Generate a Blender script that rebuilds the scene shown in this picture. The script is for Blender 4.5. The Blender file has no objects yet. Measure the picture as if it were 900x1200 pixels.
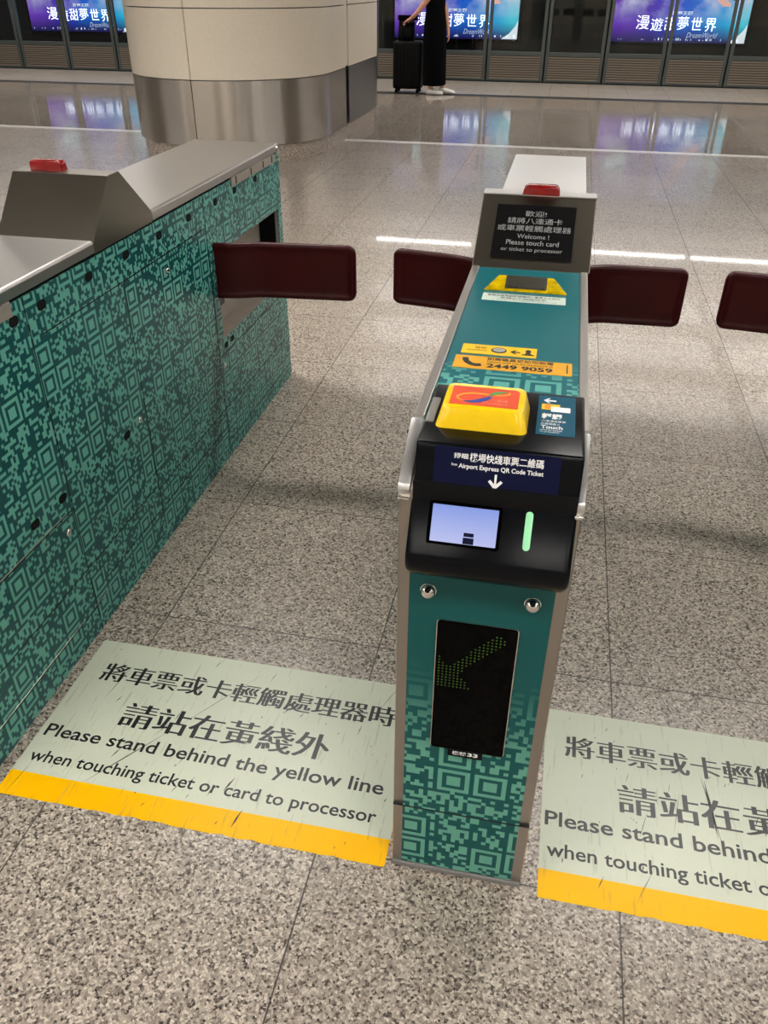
import bpy, bmesh, math, random
from mathutils import Vector, Matrix

random.seed(7)
S = bpy.context.scene
COL = S.collection

# ------------------------------------------------------------------ camera
def set_camera():
    cx, cy, cz, p, yw, r, f = (-0.27306797, -1.55454819, 1.48039349, 0.58382331, 0.20038229, 0.00689696, 945.33364)
    fw = Vector((-math.sin(yw) * math.cos(p), math.cos(yw) * math.cos(p), -math.sin(p)))
    r0 = Vector((math.cos(yw), math.sin(yw), 0)); u0 = r0.cross(fw)
    R = math.cos(r) * r0 + math.sin(r) * u0
    U = -math.sin(r) * r0 + math.cos(r) * u0
    cd = bpy.data.cameras.new('camera'); co = bpy.data.objects.new('camera', cd); COL.objects.link(co)
    M = Matrix((R, U, -fw)).transposed().to_4x4(); M.translation = (cx, cy, cz)
    co.matrix_world = M
    cd.sensor_fit = 'VERTICAL'; cd.sensor_height = 36.0; cd.lens = f / 1200 * 36.0
    cd.clip_start = 0.02; cd.clip_end = 200
    S.camera = co
set_camera()

# ------------------------------------------------------------------ world, exposure
W = bpy.data.worlds.new('world'); S.world = W; W.use_nodes = True
W.node_tree.nodes['Background'].inputs[0].default_value = (1.0, 0.96, 0.91, 1)
W.node_tree.nodes['Background'].inputs[1].default_value = 0.10
S.view_settings.view_transform = 'Standard'
S.view_settings.look = 'None'
S.view_settings.gamma = 1.0
S.view_settings.use_curve_mapping = False
S.view_settings.exposure = -0.22
# ceiling light rows: (y, list of x centres, emission strength)
CEIL = 3.3
# y, half width, half length, strength
LIGHT_ROWS = [(-5.6, 0.2, 0.75, 34.0), (-2.0, 0.2, 0.75, 34.0), (2.1, 0.2, 0.75, 46.0), (8.9, 0.6, 1.40, 2.6), (10.8, 0.6, 1.40, 2.6), (12.7, 0.6, 1.40, 2.6)]  # rows behind camera and over platform are unseen, added for fill and broad glow
HEADER_LIGHT = 24.0

# ------------------------------------------------------------------ colour / node helpers
def lin(c):
    c /= 255.0
    return c / 12.92 if c <= 0.04045 else ((c + 0.055) / 1.055) ** 2.4
def rgb(r, g, b): return (lin(r), lin(g), lin(b), 1.0)

class NT:
    def __init__(s, name):
        s.mat = bpy.data.materials.new(name); s.mat.use_nodes = True
        s.t = s.mat.node_tree; s.n = s.t.nodes; s.l = s.t.links
        s.b = s.n['Principled BSDF']; s.out = s.n['Material Output']
    def put(s, sock, v):
        if isinstance(v, (int, float)):
            sock.default_value = v
        elif isinstance(v, tuple):
            sock.default_value = v
        else:
            s.l.new(v, sock)
    def m(s, op, a, b=0.0, c=0.0):
        k = s.n.new('ShaderNodeMath'); k.operation = op
        s.put(k.inputs[0], a); s.put(k.inputs[1], b); s.put(k.inputs[2], c)
        return k.outputs[0]
    def mix(s, fac, a, b, mode='MIX'):
        k = s.n.new('ShaderNodeMix'); k.data_type = 'RGBA'; k.blend_type = mode
        s.put(k.inputs[0], fac); s.put(k.inputs[6], a); s.put(k.inputs[7], b)
        return k.outputs[2]
    def pos(s):
        k = s.n.new('ShaderNodeNewGeometry'); return k.outputs['Position']
    def sep(s, v):
        k = s.n.new('ShaderNodeSeparateXYZ'); s.l.new(v, k.inputs[0]); return k.outputs
    def comb(s, x, y, z):
        k = s.n.new('ShaderNodeCombineXYZ'); s.put(k.inputs[0], x); s.put(k.inputs[1], y); s.put(k.inputs[2], z); return k.outputs[0]
    def white(s, v):
        k = s.n.new('ShaderNodeTexWhiteNoise'); k.noise_dimensions = '3D'; s.l.new(v, k.inputs['Vector']); return k.outputs['Value']
    def noise(s, v, scale, detail=2.0, rough=0.5):
        k = s.n.new('ShaderNodeTexNoise'); s.l.new(v, k.inputs['Vector']); k.inputs['Scale'].default_value = scale
        k.inputs['Detail'].default_value = detail; k.inputs['Roughness'].default_value = rough; return k.outputs['Fac']
    def vor(s, v, scale, out='Color'):
        k = s.n.new('ShaderNodeTexVoronoi'); s.l.new(v, k.inputs['Vector']); k.inputs['Scale'].default_value = scale; return k.outputs[out]
    def ramp(s, f, stops, interp='LINEAR'):
        k = s.n.new('ShaderNodeValToRGB'); k.color_ramp.interpolation = interp
        el = k.color_ramp.elements
        while len(el) < len(stops): el.new(0.5)
        for e, (p, c) in zip(el, stops): e.position = p; e.color = c
        s.l.new(f, k.inputs[0]); return k.outputs[0]
    def bump(s, h, strength, dist=0.001):
        k = s.n.new('ShaderNodeBump'); k.inputs['Strength'].default_value = strength; k.inputs['Distance'].default_value = dist
        s.l.new(h, k.inputs['Height']); s.l.new(k.outputs[0], s.b.inputs['Normal'])
    def set(s, **kw):
        for k, v in kw.items(): s.put(s.b.inputs[k.replace('_', ' ')], v)
        return s

def plain(name, col, rough=0.5, metal=0.0, spec=0.5, var=0.06, emit=0.0, coat=0.0, scale=40.0):
    t = NT(name)
    n = t.noise(t.pos(), scale, 3)
    lo = tuple(c * (1 - var) for c in col[:3]) + (1,); hi = tuple(min(1, c * (1 + var)) for c in col[:3]) + (1,)
    t.set(Base_Color=t.ramp(n, [(0.3, lo), (0.7, hi)]), Roughness=rough, Metallic=metal)
    t.b.inputs['Specular IOR Level'].default_value = spec
    if coat: t.b.inputs['Coat Weight'].default_value = coat
    if emit:
        t.b.inputs['Emission Color'].default_value = col; t.b.inputs['Emission Strength'].default_value = emit
    return t.mat

def brushed(name, col, rough, axis=(4.0, 400.0, 400.0), amt=0.10, metal=1.0, aniso=0.0, bump=0.08):
    t = NT(name)
    k = t.n.new('ShaderNodeMapping'); t.l.new(t.pos(), k.inputs[0]); k.inputs['Scale'].default_value = axis
    n = t.noise(k.outputs[0], 1.0, 3)
    big = t.noise(t.pos(), 3.0, 2)
    t.set(Base_Color=col, Metallic=metal)
    t.put(t.b.inputs['Roughness'], t.m('ADD', t.m('MULTIPLY_ADD', n, amt, rough - amt / 2), t.m('MULTIPLY_ADD', big, 0.06, -0.03)))
    if aniso:
        t.b.inputs['Anisotropic'].default_value = aniso; t.b.inputs['Anisotropic Rotation'].default_value = 0.25
        tg = t.n.new('ShaderNodeTangent'); tg.direction_type = 'RADIAL'; tg.axis = 'Z'; t.l.new(tg.outputs[0], t.b.inputs['Tangent'])
    elif bump: t.bump(n, bump, 0.0006)
    return t.mat

def wrap(name, u, v, dark, light, fade=None, rough=0.34, cell=0.0082):
    """pixel-and-nested-squares print; u,v in 'xyz'; fade=(axis,start,end) where the light print appears"""
    t = NT(name); p = t.pos(); xyz = t.sep(p)
    ax = {'x': xyz[0], 'y': xyz[1], 'z': xyz[2]}
    i = t.m('FLOOR', t.m('DIVIDE', t.m('ADD', ax[u], 20.003), cell)); j0 = t.m('FLOOR', t.m('DIVIDE', t.m('ADD', ax[v], 20.001), cell))
    N = 26.0
    jb = t.m('FLOOR', t.m('DIVIDE', j0, N))
    i = t.m('ADD', i, t.m('MULTIPLY', jb, 9.0)); j = j0
    ib = t.m('FLOOR', t.m('DIVIDE', i, N))
    a = t.m('SUBTRACT', i, t.m('MULTIPLY', ib, N)); b = t.m('SUBTRACT', j, t.m('MULTIPLY', jb, N))
    sa = t.m('GREATER_THAN', a, 7.5); sb = t.m('GREATER_THAN', b, 7.5)
    la = t.m('SUBTRACT', a, t.m('MULTIPLY', sa, 8.0)); lb = t.m('SUBTRACT', b, t.m('MULTIPLY', sb, 8.0))
    inside = t.m('MULTIPLY', t.m('LESS_THAN', a, 15.5), t.m('LESS_THAN', b, 15.5))
    slot = t.m('ADD', sa, t.m('MULTIPLY', sb, 2.0))
    ex = t.m('GREATER_THAN', t.white(t.comb(t.m('ADD', ib, 0.37), t.m('ADD', jb, 0.13), 0.71)), 0.5)
    # the lower pair is always printed, one of the two upper squares drops out
    pres = t.m('MAXIMUM', t.m('LESS_THAN', sb, 0.5), t.m('COMPARE', sa, ex, 0.2))
    pres = t.m('MULTIPLY', pres, inside)
    d = t.m('MAXIMUM', t.m('ABSOLUTE', t.m('SUBTRACT', la, 3.0)), t.m('ABSOLUTE', t.m('SUBTRACT', lb, 3.0)))
    ring = t.m('MAXIMUM', t.m('LESS_THAN', d, 1.5), t.m('COMPARE', d, 3.0, 0.3))
    rnd = t.m('GREATER_THAN', t.white(t.comb(t.m('ADD', i, 0.5), t.m('ADD', j, 0.5), 3.3)), 0.54)
    near = t.m('MULTIPLY', t.m('MAXIMUM', t.m('LESS_THAN', a, 15.5), t.m('GREATER_THAN', a, 24.5)), t.m('MAXIMUM', t.m('LESS_THAN', b, 15.5), t.m('GREATER_THAN', b, 24.5)))
    edge = t.m('MAXIMUM', t.m('MAXIMUM', t.m('COMPARE', a, 15.0, 0.3), t.m('COMPARE', a, 25.0, 0.3)), t.m('MAXIMUM', t.m('COMPARE', b, 15.0, 0.3), t.m('COMPARE', b, 25.0, 0.3)))
    quiet = t.m('MAXIMUM', t.m('MAXIMUM', t.m('COMPARE', a, 7.0, 0.3), t.m('COMPARE', b, 7.0, 0.3)), t.m('MULTIPLY', near, edge))
    rnd = t.m('MULTIPLY', rnd, t.m('SUBTRACT', 1.0, quiet))
    f = t.m('ADD', t.m('MULTIPLY', pres, ring), t.m('MULTIPLY', t.m('SUBTRACT', 1.0, pres), rnd))
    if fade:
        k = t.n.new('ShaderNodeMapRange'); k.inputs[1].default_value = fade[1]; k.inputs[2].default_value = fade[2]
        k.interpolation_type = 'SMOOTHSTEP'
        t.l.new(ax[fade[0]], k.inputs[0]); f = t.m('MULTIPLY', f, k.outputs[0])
    n = t.noise(p, 2.2, 4, 0.6)
    col = t.mix(f, dark, light)
    t.set(Base_Color=col, Roughness=t.m('MULTIPLY_ADD', n, 0.2, rough - 0.1))
    t.b.inputs['Specular IOR Level'].default_value = 0.3
    return t.mat

TEAL_D, TEAL_L = rgb(8, 70, 72), rgb(92, 158, 144)
M = {}
M['wrap_side'] = wrap('wrap_side', 'y', 'z', TEAL_D, TEAL_L)
M['wrap_front'] = wrap('wrap_front', 'x', 'z', rgb(4, 80, 80), rgb(98, 162, 142), fade=('z', 0.58, 0.30))
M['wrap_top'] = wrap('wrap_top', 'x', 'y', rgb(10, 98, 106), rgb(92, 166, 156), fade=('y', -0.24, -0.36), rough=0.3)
M['steel'] = brushed('brushed_steel', (0.50, 0.475, 0.44, 1), 0.34, (300.0, 6.0, 300.0))
M['steel_lid'] = brushed('brushed_steel_lid', (0.74, 0.73, 0.715, 1), 0.36, (6.0, 300.0, 300.0))  # lighter copy of the steel, bright ceiling reflection put into its colour
M['steel_bank'] = brushed('brushed_steel_wide_lid', (0.50, 0.48, 0.455, 1), 0.33, (300.0, 6.0, 300.0), 0.06, bump=0.03)
M['steel_face'] = plain('brushed_steel_face', (0.265, 0.238, 0.195, 1), 0.30, 1.0, var=0.03, scale=9.0)  # darker olive copy of the steel, dim ceiling reflection put into its colour
M['steel_frame'] = brushed('worn_steel_frame', (0.36, 0.325, 0.285, 1), 0.38, (300.0, 300.0, 6.0))
M['steel_band'] = brushed('pillar_steel', (0.56, 0.52, 0.47, 1), 0.24, (1.0, 1.0, 300.0), 0.05, aniso=0.85)
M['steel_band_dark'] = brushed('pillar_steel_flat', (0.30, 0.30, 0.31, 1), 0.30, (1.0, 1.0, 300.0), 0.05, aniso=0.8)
M['chrome'] = plain('chrome', (0.72, 0.70, 0.67, 1), 0.16, 1.0)
M['black'] = plain('black_plastic', rgb(6, 8, 12), 0.22, 0, 0.16, 0.2)
M['black_gloss'] = plain('black_glass', rgb(2, 2, 2), 0.05, 0, 0.06, 0.0)
M['black_matt'] = plain('black_cavity', rgb(8, 8, 8), 0.8, 0, 0.2)
M['dark_joint'] = plain('dark_joint', rgb(22, 26, 26), 0.8)
M['grey_plastic'] = plain('grey_plastic', rgb(120, 118, 116), 0.45)
M['grey_lining'] = plain('grey_lining', rgb(150, 140, 130), 0.45, 0.3)
M['yellow'] = plain('yellow_plastic', rgb(250, 208, 0), 0.22, 0, 0.5, 0.03, coat=0.3)
M['orange_label'] = plain('orange_label', rgb(226, 78, 40), 0.35)
M['yellow_label'] = plain('yellow_label', rgb(248, 196, 20), 0.35)
M['amber_label'] = plain('amber_label', rgb(226, 164, 18), 0.35)
M['white_label'] = plain('white_label', rgb(205, 220, 208), 0.4)
M['navy_label'] = plain('navy_label', rgb(13, 18, 48), 0.3, 0, 0.12)
M['teal_label'] = plain('teal_label', rgb(10, 80, 104), 0.3, 0, 0.25)
M['ink'] = plain('black_ink', rgb(18, 18, 20), 0.45)
M['ink_grey'] = plain('worn_ink', rgb(14, 14, 18), 0.32, 0, 0.3)
M['white_ink'] = plain('white_ink', rgb(238, 240, 238), 0.4)
M['silver_ink'] = plain('silver_ink', rgb(190, 192, 196), 0.3, 0.5)
M['orange_ink'] = plain('orange_ink', rgb(246, 140, 24), 0.4)
M['red_ink'] = plain('red_ink', rgb(215, 80, 60), 0.4)
M['green_ink'] = plain('green_ink', rgb(86, 150, 80), 0.35)
M['blue_ink'] = plain('blue_ink', rgb(36, 66, 150), 0.35)
M['gold_ink'] = plain('gold_ink', rgb(246, 166, 50), 0.35)
M['pink_ink'] = plain('pale_orange_ink', rgb(244, 158, 120), 0.35)
M['red_lens'] = plain('red_lens', rgb(140, 4, 10), 0.16, 0, 0.5, 0.25, coat=0.4)
M['yellow_lens'] = plain('yellow_lens', rgb(196, 168, 6), 0.14, 0, 0.4, 0.3, coat=0.4, scale=60)
M['lamp_dark'] = plain('lamp_grille', rgb(34, 30, 6), 0.4)
M['flap'] = plain('maroon_pad', rgb(56, 3, 7), 0.34, 0, 0.22, 0.15)
M['lcd'] = plain('lcd_glass', rgb(20, 20, 21), 0.16, 0, 0.4)
M['lcd_text'] = plain('lcd_text', rgb(140, 140, 140), 0.5, emit=0.08)
M['green_bar'] = plain('green_bar', rgb(150, 222, 172), 0.35, emit=0.12)
M['led'] = plain('green_led', rgb(40, 80, 5), 0.4, emit=0.03)
M['cream'] = plain('cream_enamel', rgb(228, 217, 198), 0.30, 0, 0.5, 0.03, coat=0.15)
M['psd_frame'] = plain('door_frame_metal', rgb(82, 88, 86), 0.4, 0.5)
def kick_mat():
    t = NT('door_kick_metal'); z = t.sep(t.pos())[2]
    f = t.m('GREATER_THAN', t.m('FRACT', t.m('DIVIDE', t.m('SUBTRACT', z, 0.05), 0.0355)), 0.62)  # shade in the louvre grooves painted into the colour as dark stripes
    t.set(Base_Color=t.mix(f, rgb(138, 127, 114), rgb(70, 63, 56)), Roughness=0.42, Metallic=0.4)
    return t.mat
M['psd_kick'] = kick_mat()
M['dress'] = plain('black_cloth', rgb(5, 5, 7), 0.95, 0, 0.08)
M['skin'] = plain('skin', rgb(206, 150, 124), 0.55)
M['hair'] = plain('black_hair', rgb(22, 17, 15), 0.5)
M['shoe'] = plain('white_shoe', rgb(232, 230, 224), 0.6)
M['case'] = plain('black_case', rgb(5, 5, 6), 0.5, 0, 0.15)
M['tunnel'] = plain('tunnel_concrete', rgb(34, 34, 34), 0.9)
M['ceiling'] = plain('ceiling_panel', rgb(66, 58, 48), 0.7)
M['ceiling_white'] = plain('ceiling_white', rgb(215, 212, 206), 0.7)
M['white_strip'] = plain('white_strip', rgb(232, 230, 226), 0.25)
M['black_strip'] = plain('black_strip', rgb(30, 28, 26), 0.6)

def granite(name, tint, seams=True, rough=0.2, rvar=0.08, dark=1.0, ty=0.0, coat=0.0):
    t = NT(name); p = t.pos(); x, y, z = t.sep(p)
    warp = t.n.new('ShaderNodeVectorMath'); warp.operation = 'ADD'
    nz = t.n.new('ShaderNodeTexNoise'); nz.inputs['Scale'].default_value = 220; t.l.new(p, nz.inputs['Vector'])
    sc = t.n.new('ShaderNodeVectorMath'); sc.operation = 'SCALE'; sc.inputs['Scale'].default_value = 0.005
    t.l.new(nz.outputs['Color'], sc.inputs[0]); t.l.new(p, warp.inputs[0]); t.l.new(sc.outputs[0], warp.inputs[1])
    wv = warp.outputs[0]
    c1 = t.sep(t.vor(wv, 215.0))[0]
    c2 = t.sep(t.vor(wv, 420.0))[1]
    g = t.m('ADD', t.m('MULTIPLY', c1, 0.72), t.m('MULTIPLY', c2, 0.28))
    k = lambda r, gg, b: tuple(q * tt * dark for q, tt in zip(rgb(r, gg, b)[:3], tint)) + (1,)
    col = t.ramp(g, [(0.0, k(34, 31, 30)), (0.14, k(60, 56, 53)), (0.24, k(116, 108, 102)), (0.45, k(160, 150, 141)),
                     (0.66, k(184, 174, 163)), (0.83, k(222, 214, 203)), (1.0, k(240, 234, 225))])
    clouds = t.noise(p, 1.3, 4)
    col = t.mix(t.m('MULTIPLY_ADD', clouds, 0.3, -0.09), col, k(150, 140, 130))
    fine = t.noise(p, 900.0, 2)
    r = t.m('ADD', t.m('MULTIPLY_ADD', c1, rvar, rough - rvar / 2), t.m('MULTIPLY_ADD', clouds, 0.06, -0.03))
    if seams:
        fx = t.m('ABSOLUTE', t.m('SUBTRACT', t.m('FRACT', t.m('ADD', t.m('DIVIDE', x, 0.6), 100.5)), 0.5))
        fy = t.m('ABSOLUTE', t.m('SUBTRACT', t.m('FRACT', t.m('ADD', t.m('DIVIDE', t.m('SUBTRACT', y, ty), 0.6), 100.5)), 0.5))
        sx = t.m('LESS_THAN', fx, 0.0028); sy = t.m('LESS_THAN', fy, 0.0028)
        seam = t.m('MAXIMUM', sx, sy)
        ti = t.white(t.comb(t.m('FLOOR', t.m('DIVIDE', x, 0.6)), t.m('FLOOR', t.m('DIVIDE', t.m('SUBTRACT', y, ty), 0.6)), 0.5))
        col = t.mix(t.m('MULTIPLY', ti, 0.16), col, k(96, 86, 78))
        col = t.mix(t.m('MULTIPLY', seam, 0.9), col, k(44, 38, 34))
        r = t.m('ADD', r, t.m('MULTIPLY', seam, 0.3))
    t.set(Base_Color=col, Roughness=r)
    if coat: t.b.inputs['Coat Weight'].default_value = coat; t.b.inputs['Coat Roughness'].default_value = 0.035
    t.b.inputs['Specular IOR Level'].default_value = 0.5
    return t.mat
M['floor'] = granite('granite_floor', (0.90, 0.865, 0.825), True, 0.30, coat=0.30)
M['floor_far'] = granite('granite_floor_polished', (0.86, 0.84, 0.82), True, 0.07, 0.03)
M['floor_edge'] = granite('granite_platform_edge', (0.95, 0.95, 0.94), True, 0.3, 0.05)
M['granite_base'] = granite('granite_base', (1.0, 0.95, 0.9), False, 0.3)

def floor_sticker_mat(name, col, spec=0.3):
    t = NT(name); p = t.pos()
    mp = t.n.new('ShaderNodeMapping'); t.l.new(p, mp.inputs[0]); mp.inputs['Scale'].default_value = (140, 9, 1); mp.inputs['Rotation'].default_value = (0, 0, 0.35)
    n = t.noise(mp.outputs[0], 1.0, 3, 0.6)
    big = t.noise(p, 5.0, 4)
    scr = t.m('MULTIPLY', t.m('GREATER_THAN', n, 0.63), 0.28)
    c = t.mix(scr, col, rgb(120, 116, 100)); c = t.mix(t.m('MULTIPLY_ADD', big, 0.5, -0.16), c, tuple(q * 0.78 for q in col[:3]) + (1,))
    t.set(Base_Color=c, Roughness=t.m('MULTIPLY_ADD', n, 0.2, 0.24))
    t.b.inputs['Specular IOR Level'].default_value = spec
    t.bump(n, 0.10, 0.0008)
    return t.mat
M['sticker_pale'] = floor_sticker_mat('sticker_pale', rgb(206, 210, 190))
M['sticker_yellow'] = floor_sticker_mat('sticker_yellow', rgb(252, 188, 0), 0.12)

def reader_screen():
    t = NT('reader_screen'); p = t.pos(); z = t.sep(p)[2]
    k = t.n.new('ShaderNodeMapRange'); k.inputs[1].default_value = 0.82; k.inputs[2].default_value = 0.88; t.l.new(z, k.inputs[0])
    c = t.mix(k.outputs[0], rgb(206, 212, 255), rgb(134, 160, 240))
    t.set(Base_Color=rgb(10, 10, 14), Roughness=0.15)
    t.put(t.b.inputs['Emission Color'], c); t.b.inputs['Emission Strength'].default_value = 1.0
    return t.mat
M['reader_screen'] = reader_screen()

def glass_mat():
    t = NT('door_glass')
    t.n.remove(t.b)
    tr = t.n.new('ShaderNodeBsdfTransparent'); tr.inputs[0].default_value = (0.80, 0.84, 0.83, 1)
    gl = t.n.new('ShaderNodeBsdfGlossy'); gl.inputs['Roughness'].default_value = 0.03; gl.inputs[0].default_value = (0.8, 0.8, 0.8, 1)
    fr = t.n.new('ShaderNodeFresnel'); fr.inputs[0].default_value = 1.45
    mx = t.n.new('ShaderNodeMixShader')
    t.l.new(fr.outputs[0], mx.inputs[0]); t.l.new(tr.outputs[0], mx.inputs[1]); t.l.new(gl.outputs[0], mx.inputs[2])
    t.l.new(mx.outputs[0], t.out.inputs[0])
    return t.mat
M['glass'] = glass_mat()

def emitter(name, col, st):
    t = NT(name); t.set(Base_Color=(0.8, 0.8, 0.8, 1))
    t.b.inputs['Emission Color'].default_value = col; t.b.inputs['Emission Strength'].default_value = st
    return t.mat

def poster_mat():
    t = NT('lit_poster'); tc = t.n.new('ShaderNodeTexCoord'); o = tc.outputs['Object']; x, y, z = t.sep(o)
    # x 0..2.3, z 0..1.5
    wob = t.noise(o, 1.4, 3)
    g = t.m('ADD', t.m('DIVIDE', x, 2.3), t.m('MULTIPLY_ADD', wob, 0.5, -0.25))
    base = t.ramp(g, [(0.0, rgb(120, 60, 200)), (0.25, rgb(86, 50, 190)), (0.45, rgb(44, 70, 215)), (0.68, rgb(20, 120, 230)), (0.9, rgb(40, 190, 240)), (1.0, rgb(70, 215, 240))])
    low = t.n.new('ShaderNodeMapRange'); low.inputs[1].default_value = 0.28; low.inputs[2].default_value = 0.02; t.l.new(z, low.inputs[0])
    base = t.mix(low.outputs[0], base, rgb(24, 22, 96))
    cl = t.noise(o, 2.1, 5, 0.55)
    hi = t.n.new('ShaderNodeMapRange'); hi.inputs[1].default_value = 0.28; hi.inputs[2].default_value = 0.62; t.l.new(z, hi.inputs[0])
    cm = t.m('MULTIPLY', t.ramp(cl, [(0.42, (0, 0, 0, 1)), (0.62, (1, 1, 1, 1))]), hi.outputs[0])
    base = t.mix(t.m('MULTIPLY', cm, 0.85), base, rgb(226, 222, 250))
    t.set(Base_Color=(0.02, 0.02, 0.02, 1), Roughness=0.3)
    t.put(t.b.inputs['Emission Color'], base); t.b.inputs['Emission Strength'].default_value = 1.25
    return t.mat
M['poster'] = poster_mat()
M['poster_white'] = emitter('poster_white', rgb(240, 244, 255), 1.2)
M['poster_skin'] = emitter('poster_skin', rgb(244, 170, 160), 1.2)
M['poster_dark'] = emitter('poster_dark', rgb(60, 30, 70), 1.0)
M['poster_pale'] = emitter('poster_pale', rgb(190, 236, 244), 1.2)

# ------------------------------------------------------------------ object helpers
ROOT = {}
def loc_of(o):
    v = Vector((0, 0, 0))
    while o is not None: v += o.location; o = o.parent
    return v
def thing(name, label, cat, loc=(0, 0, 0), group=None):
    o = bpy.data.objects.new(name, None); o.empty_display_size = 0.1; COL.objects.link(o); o.location = loc
    o['label'] = label; o['category'] = cat
    if group: o['group'] = group
    return o
def tag(o, label, cat, group=None):
    o['label'] = label; o['category'] = cat
    if group: o['group'] = group
    return o
def obj(name, bm, mat, parent=None, smooth=None, origin=None, label=None):
    """bm is in world coordinates; it is stored relative to the parent (or to origin)"""
    off = loc_of(parent) if parent is not None else Vector(origin or (0, 0, 0))
    bmesh.ops.translate(bm, verts=bm.verts, vec=-off)
    if smooth is not None:
        bm.normal_update()
        for f in bm.faces: f.smooth = True
        lim = math.radians(smooth)
        for e in bm.edges:
            if len(e.link_faces) == 2 and e.calc_face_angle(0) > lim: e.smooth = False
    me = bpy.data.meshes.new(name); bm.to_mesh(me); bm.free()
    for m in (mat if isinstance(mat, (list, tuple)) else [mat]): me.materials.append(M[m] if isinstance(m, str) else m)
    o = bpy.data.objects.new(name, me); COL.objects.link(o)
    if parent is not None: o.parent = parent
    else: o.location = off
    if label: o['label'] = label
    return o
def struct(name, bm, mat, parent=None, smooth=None):
    o = obj(name, bm, mat, parent, smooth)
    if parent is None: o['kind'] = 'structure'
    return o
def NB(): return bmesh.new()
def box(bm, x0, x1, y0, y1, z0, z1, bev=0.0, seg=2):
    vs = [bm.verts.new((x, y, z)) for x in (x0, x1) for y in (y0, y1) for z in (z0, z1)]
    a, b, c, d, e, f, g, h = vs
    fs = [bm.faces.new(q) for q in ((a, b, d, c), (e, g, h, f), (a, e, f, b), (c, d, h, g), (a, c, g, e), (b, f, h, d))]
    if bev:
        es = list({ed for q in fs for ed in q.edges})
        bmesh.ops.bevel(bm, geom=es, offset=bev, segments=seg, profile=0.5, affect='EDGES')
    return bm
def prism(bm, pts, axis, a, b, bev=0.0, seg=2, top=None):
    """polygon pts (2-D) extruded along axis from a to b; axis 'x' -> pts (y,z), 'y' -> (x,z), 'z' -> (x,y); top = other polygon at b"""
    def P(p, h):
        return {'x': (h, p[0], p[1]), 'y': (p[0], h, p[1]), 'z': (p[0], p[1], h)}[axis]
    lo = [bm.verts.new(P(p, a)) for p in pts]; hi = [bm.verts.new(P(p, b)) for p in (top or pts)]
    n = len(pts); fs = [bm.faces.new(lo), bm.faces.new(hi[::-1])]
    for i in range(n): fs.append(bm.faces.new((lo[i], hi[i], hi[(i + 1) % n], lo[(i + 1) % n])))
    bmesh.ops.recalc_face_normals(bm, faces=fs)
    if bev:
        es = list({ed for q in fs for ed in q.edges})
        bmesh.ops.bevel(bm, geom=es, offset=bev, segments=seg, profile=0.5, affect='EDGES', clamp_overlap=True)
    return bm
def frame_prism(bm, pts, O, U, V, h, bev=0.0):
    """polygon in plane (O,U,V) raised along U x V by h"""
    O, U, V = Vector(O), Vector(U), Vector(V); N = U.cross(V).normalized()
    lo = [bm.verts.new(O + U * p[0] + V * p[1]) for p in pts]; hi = [bm.verts.new(O + U * p[0] + V * p[1] + N * h) for p in pts]
    n = len(pts); fs = [bm.faces.new(lo[::-1]), bm.faces.new(hi)]
    for i in range(n): fs.append(bm.faces.new((lo[i], lo[(i + 1) % n], hi[(i + 1) % n], hi[i])))
    bmesh.ops.recalc_face_normals(bm, faces=fs)
    return bm
def rrect(x0, x1, y0, y1, r, n=4):
    pts = []
    for cx, cy, a0 in ((x1 - r, y1 - r, 0), (x0 + r, y1 - r, 90), (x0 + r, y0 + r, 180), (x1 - r, y0 + r, 270)):
        for k in range(n + 1):
            a = math.radians(a0 + 90 * k / n); pts.append((cx + r * math.cos(a), cy + r * math.sin(a)))
    return pts
def circ(cx, cy, rx, ry=None, n=20):
    ry = ry or rx
    return [(cx + rx * math.cos(2 * math.pi * k / n), cy + ry * math.sin(2 * math.pi * k / n)) for k in range(n)]
def cyl(bm, p, d, r, h, n=16, r2=None):
    p = Vector(p); d = Vector(d).normalized()
    Mx = Matrix.Translation(p + d * h / 2) @ d.to_track_quat('Z', 'Y').to_matrix().to_4x4()
    bmesh.ops.create_cone(bm, cap_ends=True, segments=n, radius1=r, radius2=r if r2 is None else r2, depth=h, matrix=Mx)
    return bm
def ball(bm, p, r, sc=(1, 1, 1), n=16):
    bmesh.ops.create_uvsphere(bm, u_segments=n, v_segments=n // 2 + 2, radius=r, matrix=Matrix.Translation(p) @ Matrix.Diagonal((*sc, 1)))
    return bm
def tube(bm, pts, r, n=8):
    pts = [Vector(p) for p in pts]; rings = []
    for i, p in enumerate(pts):
        d = (pts[min(i + 1, len(pts) - 1)] - pts[max(i - 1, 0)]).normalized()
        a = d.orthogonal().normalized() if i == 0 else (rings[-1][1] - d * rings[-1][1].dot(d)).normalized()
        b = d.cross(a); rr = r[i] if isinstance(r, (list, tuple)) else r
        rings.append(([bm.verts.new(p + (a * math.cos(t) + b * math.sin(t)) * rr) for t in [2 * math.pi * k / n for k in range(n)]], a))
    for (q, _), (w, _) in zip(rings, rings[1:]):
        for k in range(n): bm.faces.new((q[k], q[(k + 1) % n], w[(k + 1) % n], w[k]))
    bm.faces.new(rings[0][0][::-1]); bm.faces.new(rings[-1][0])
    return bm
def loft(bm, secs):
    rings = [[bm.verts.new(p) for p in s] for s in secs]; n = len(rings[0])
    for q, w in zip(rings, rings[1:]):
        for k in range(n): bm.faces.new((q[k], q[(k + 1) % n], w[(k + 1) % n], w[k]))
    bm.faces.new(rings[0][::-1]); bm.faces.new(rings[-1])
    bmesh.ops.recalc_face_normals(bm, faces=bm.faces)
    return bm

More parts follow.
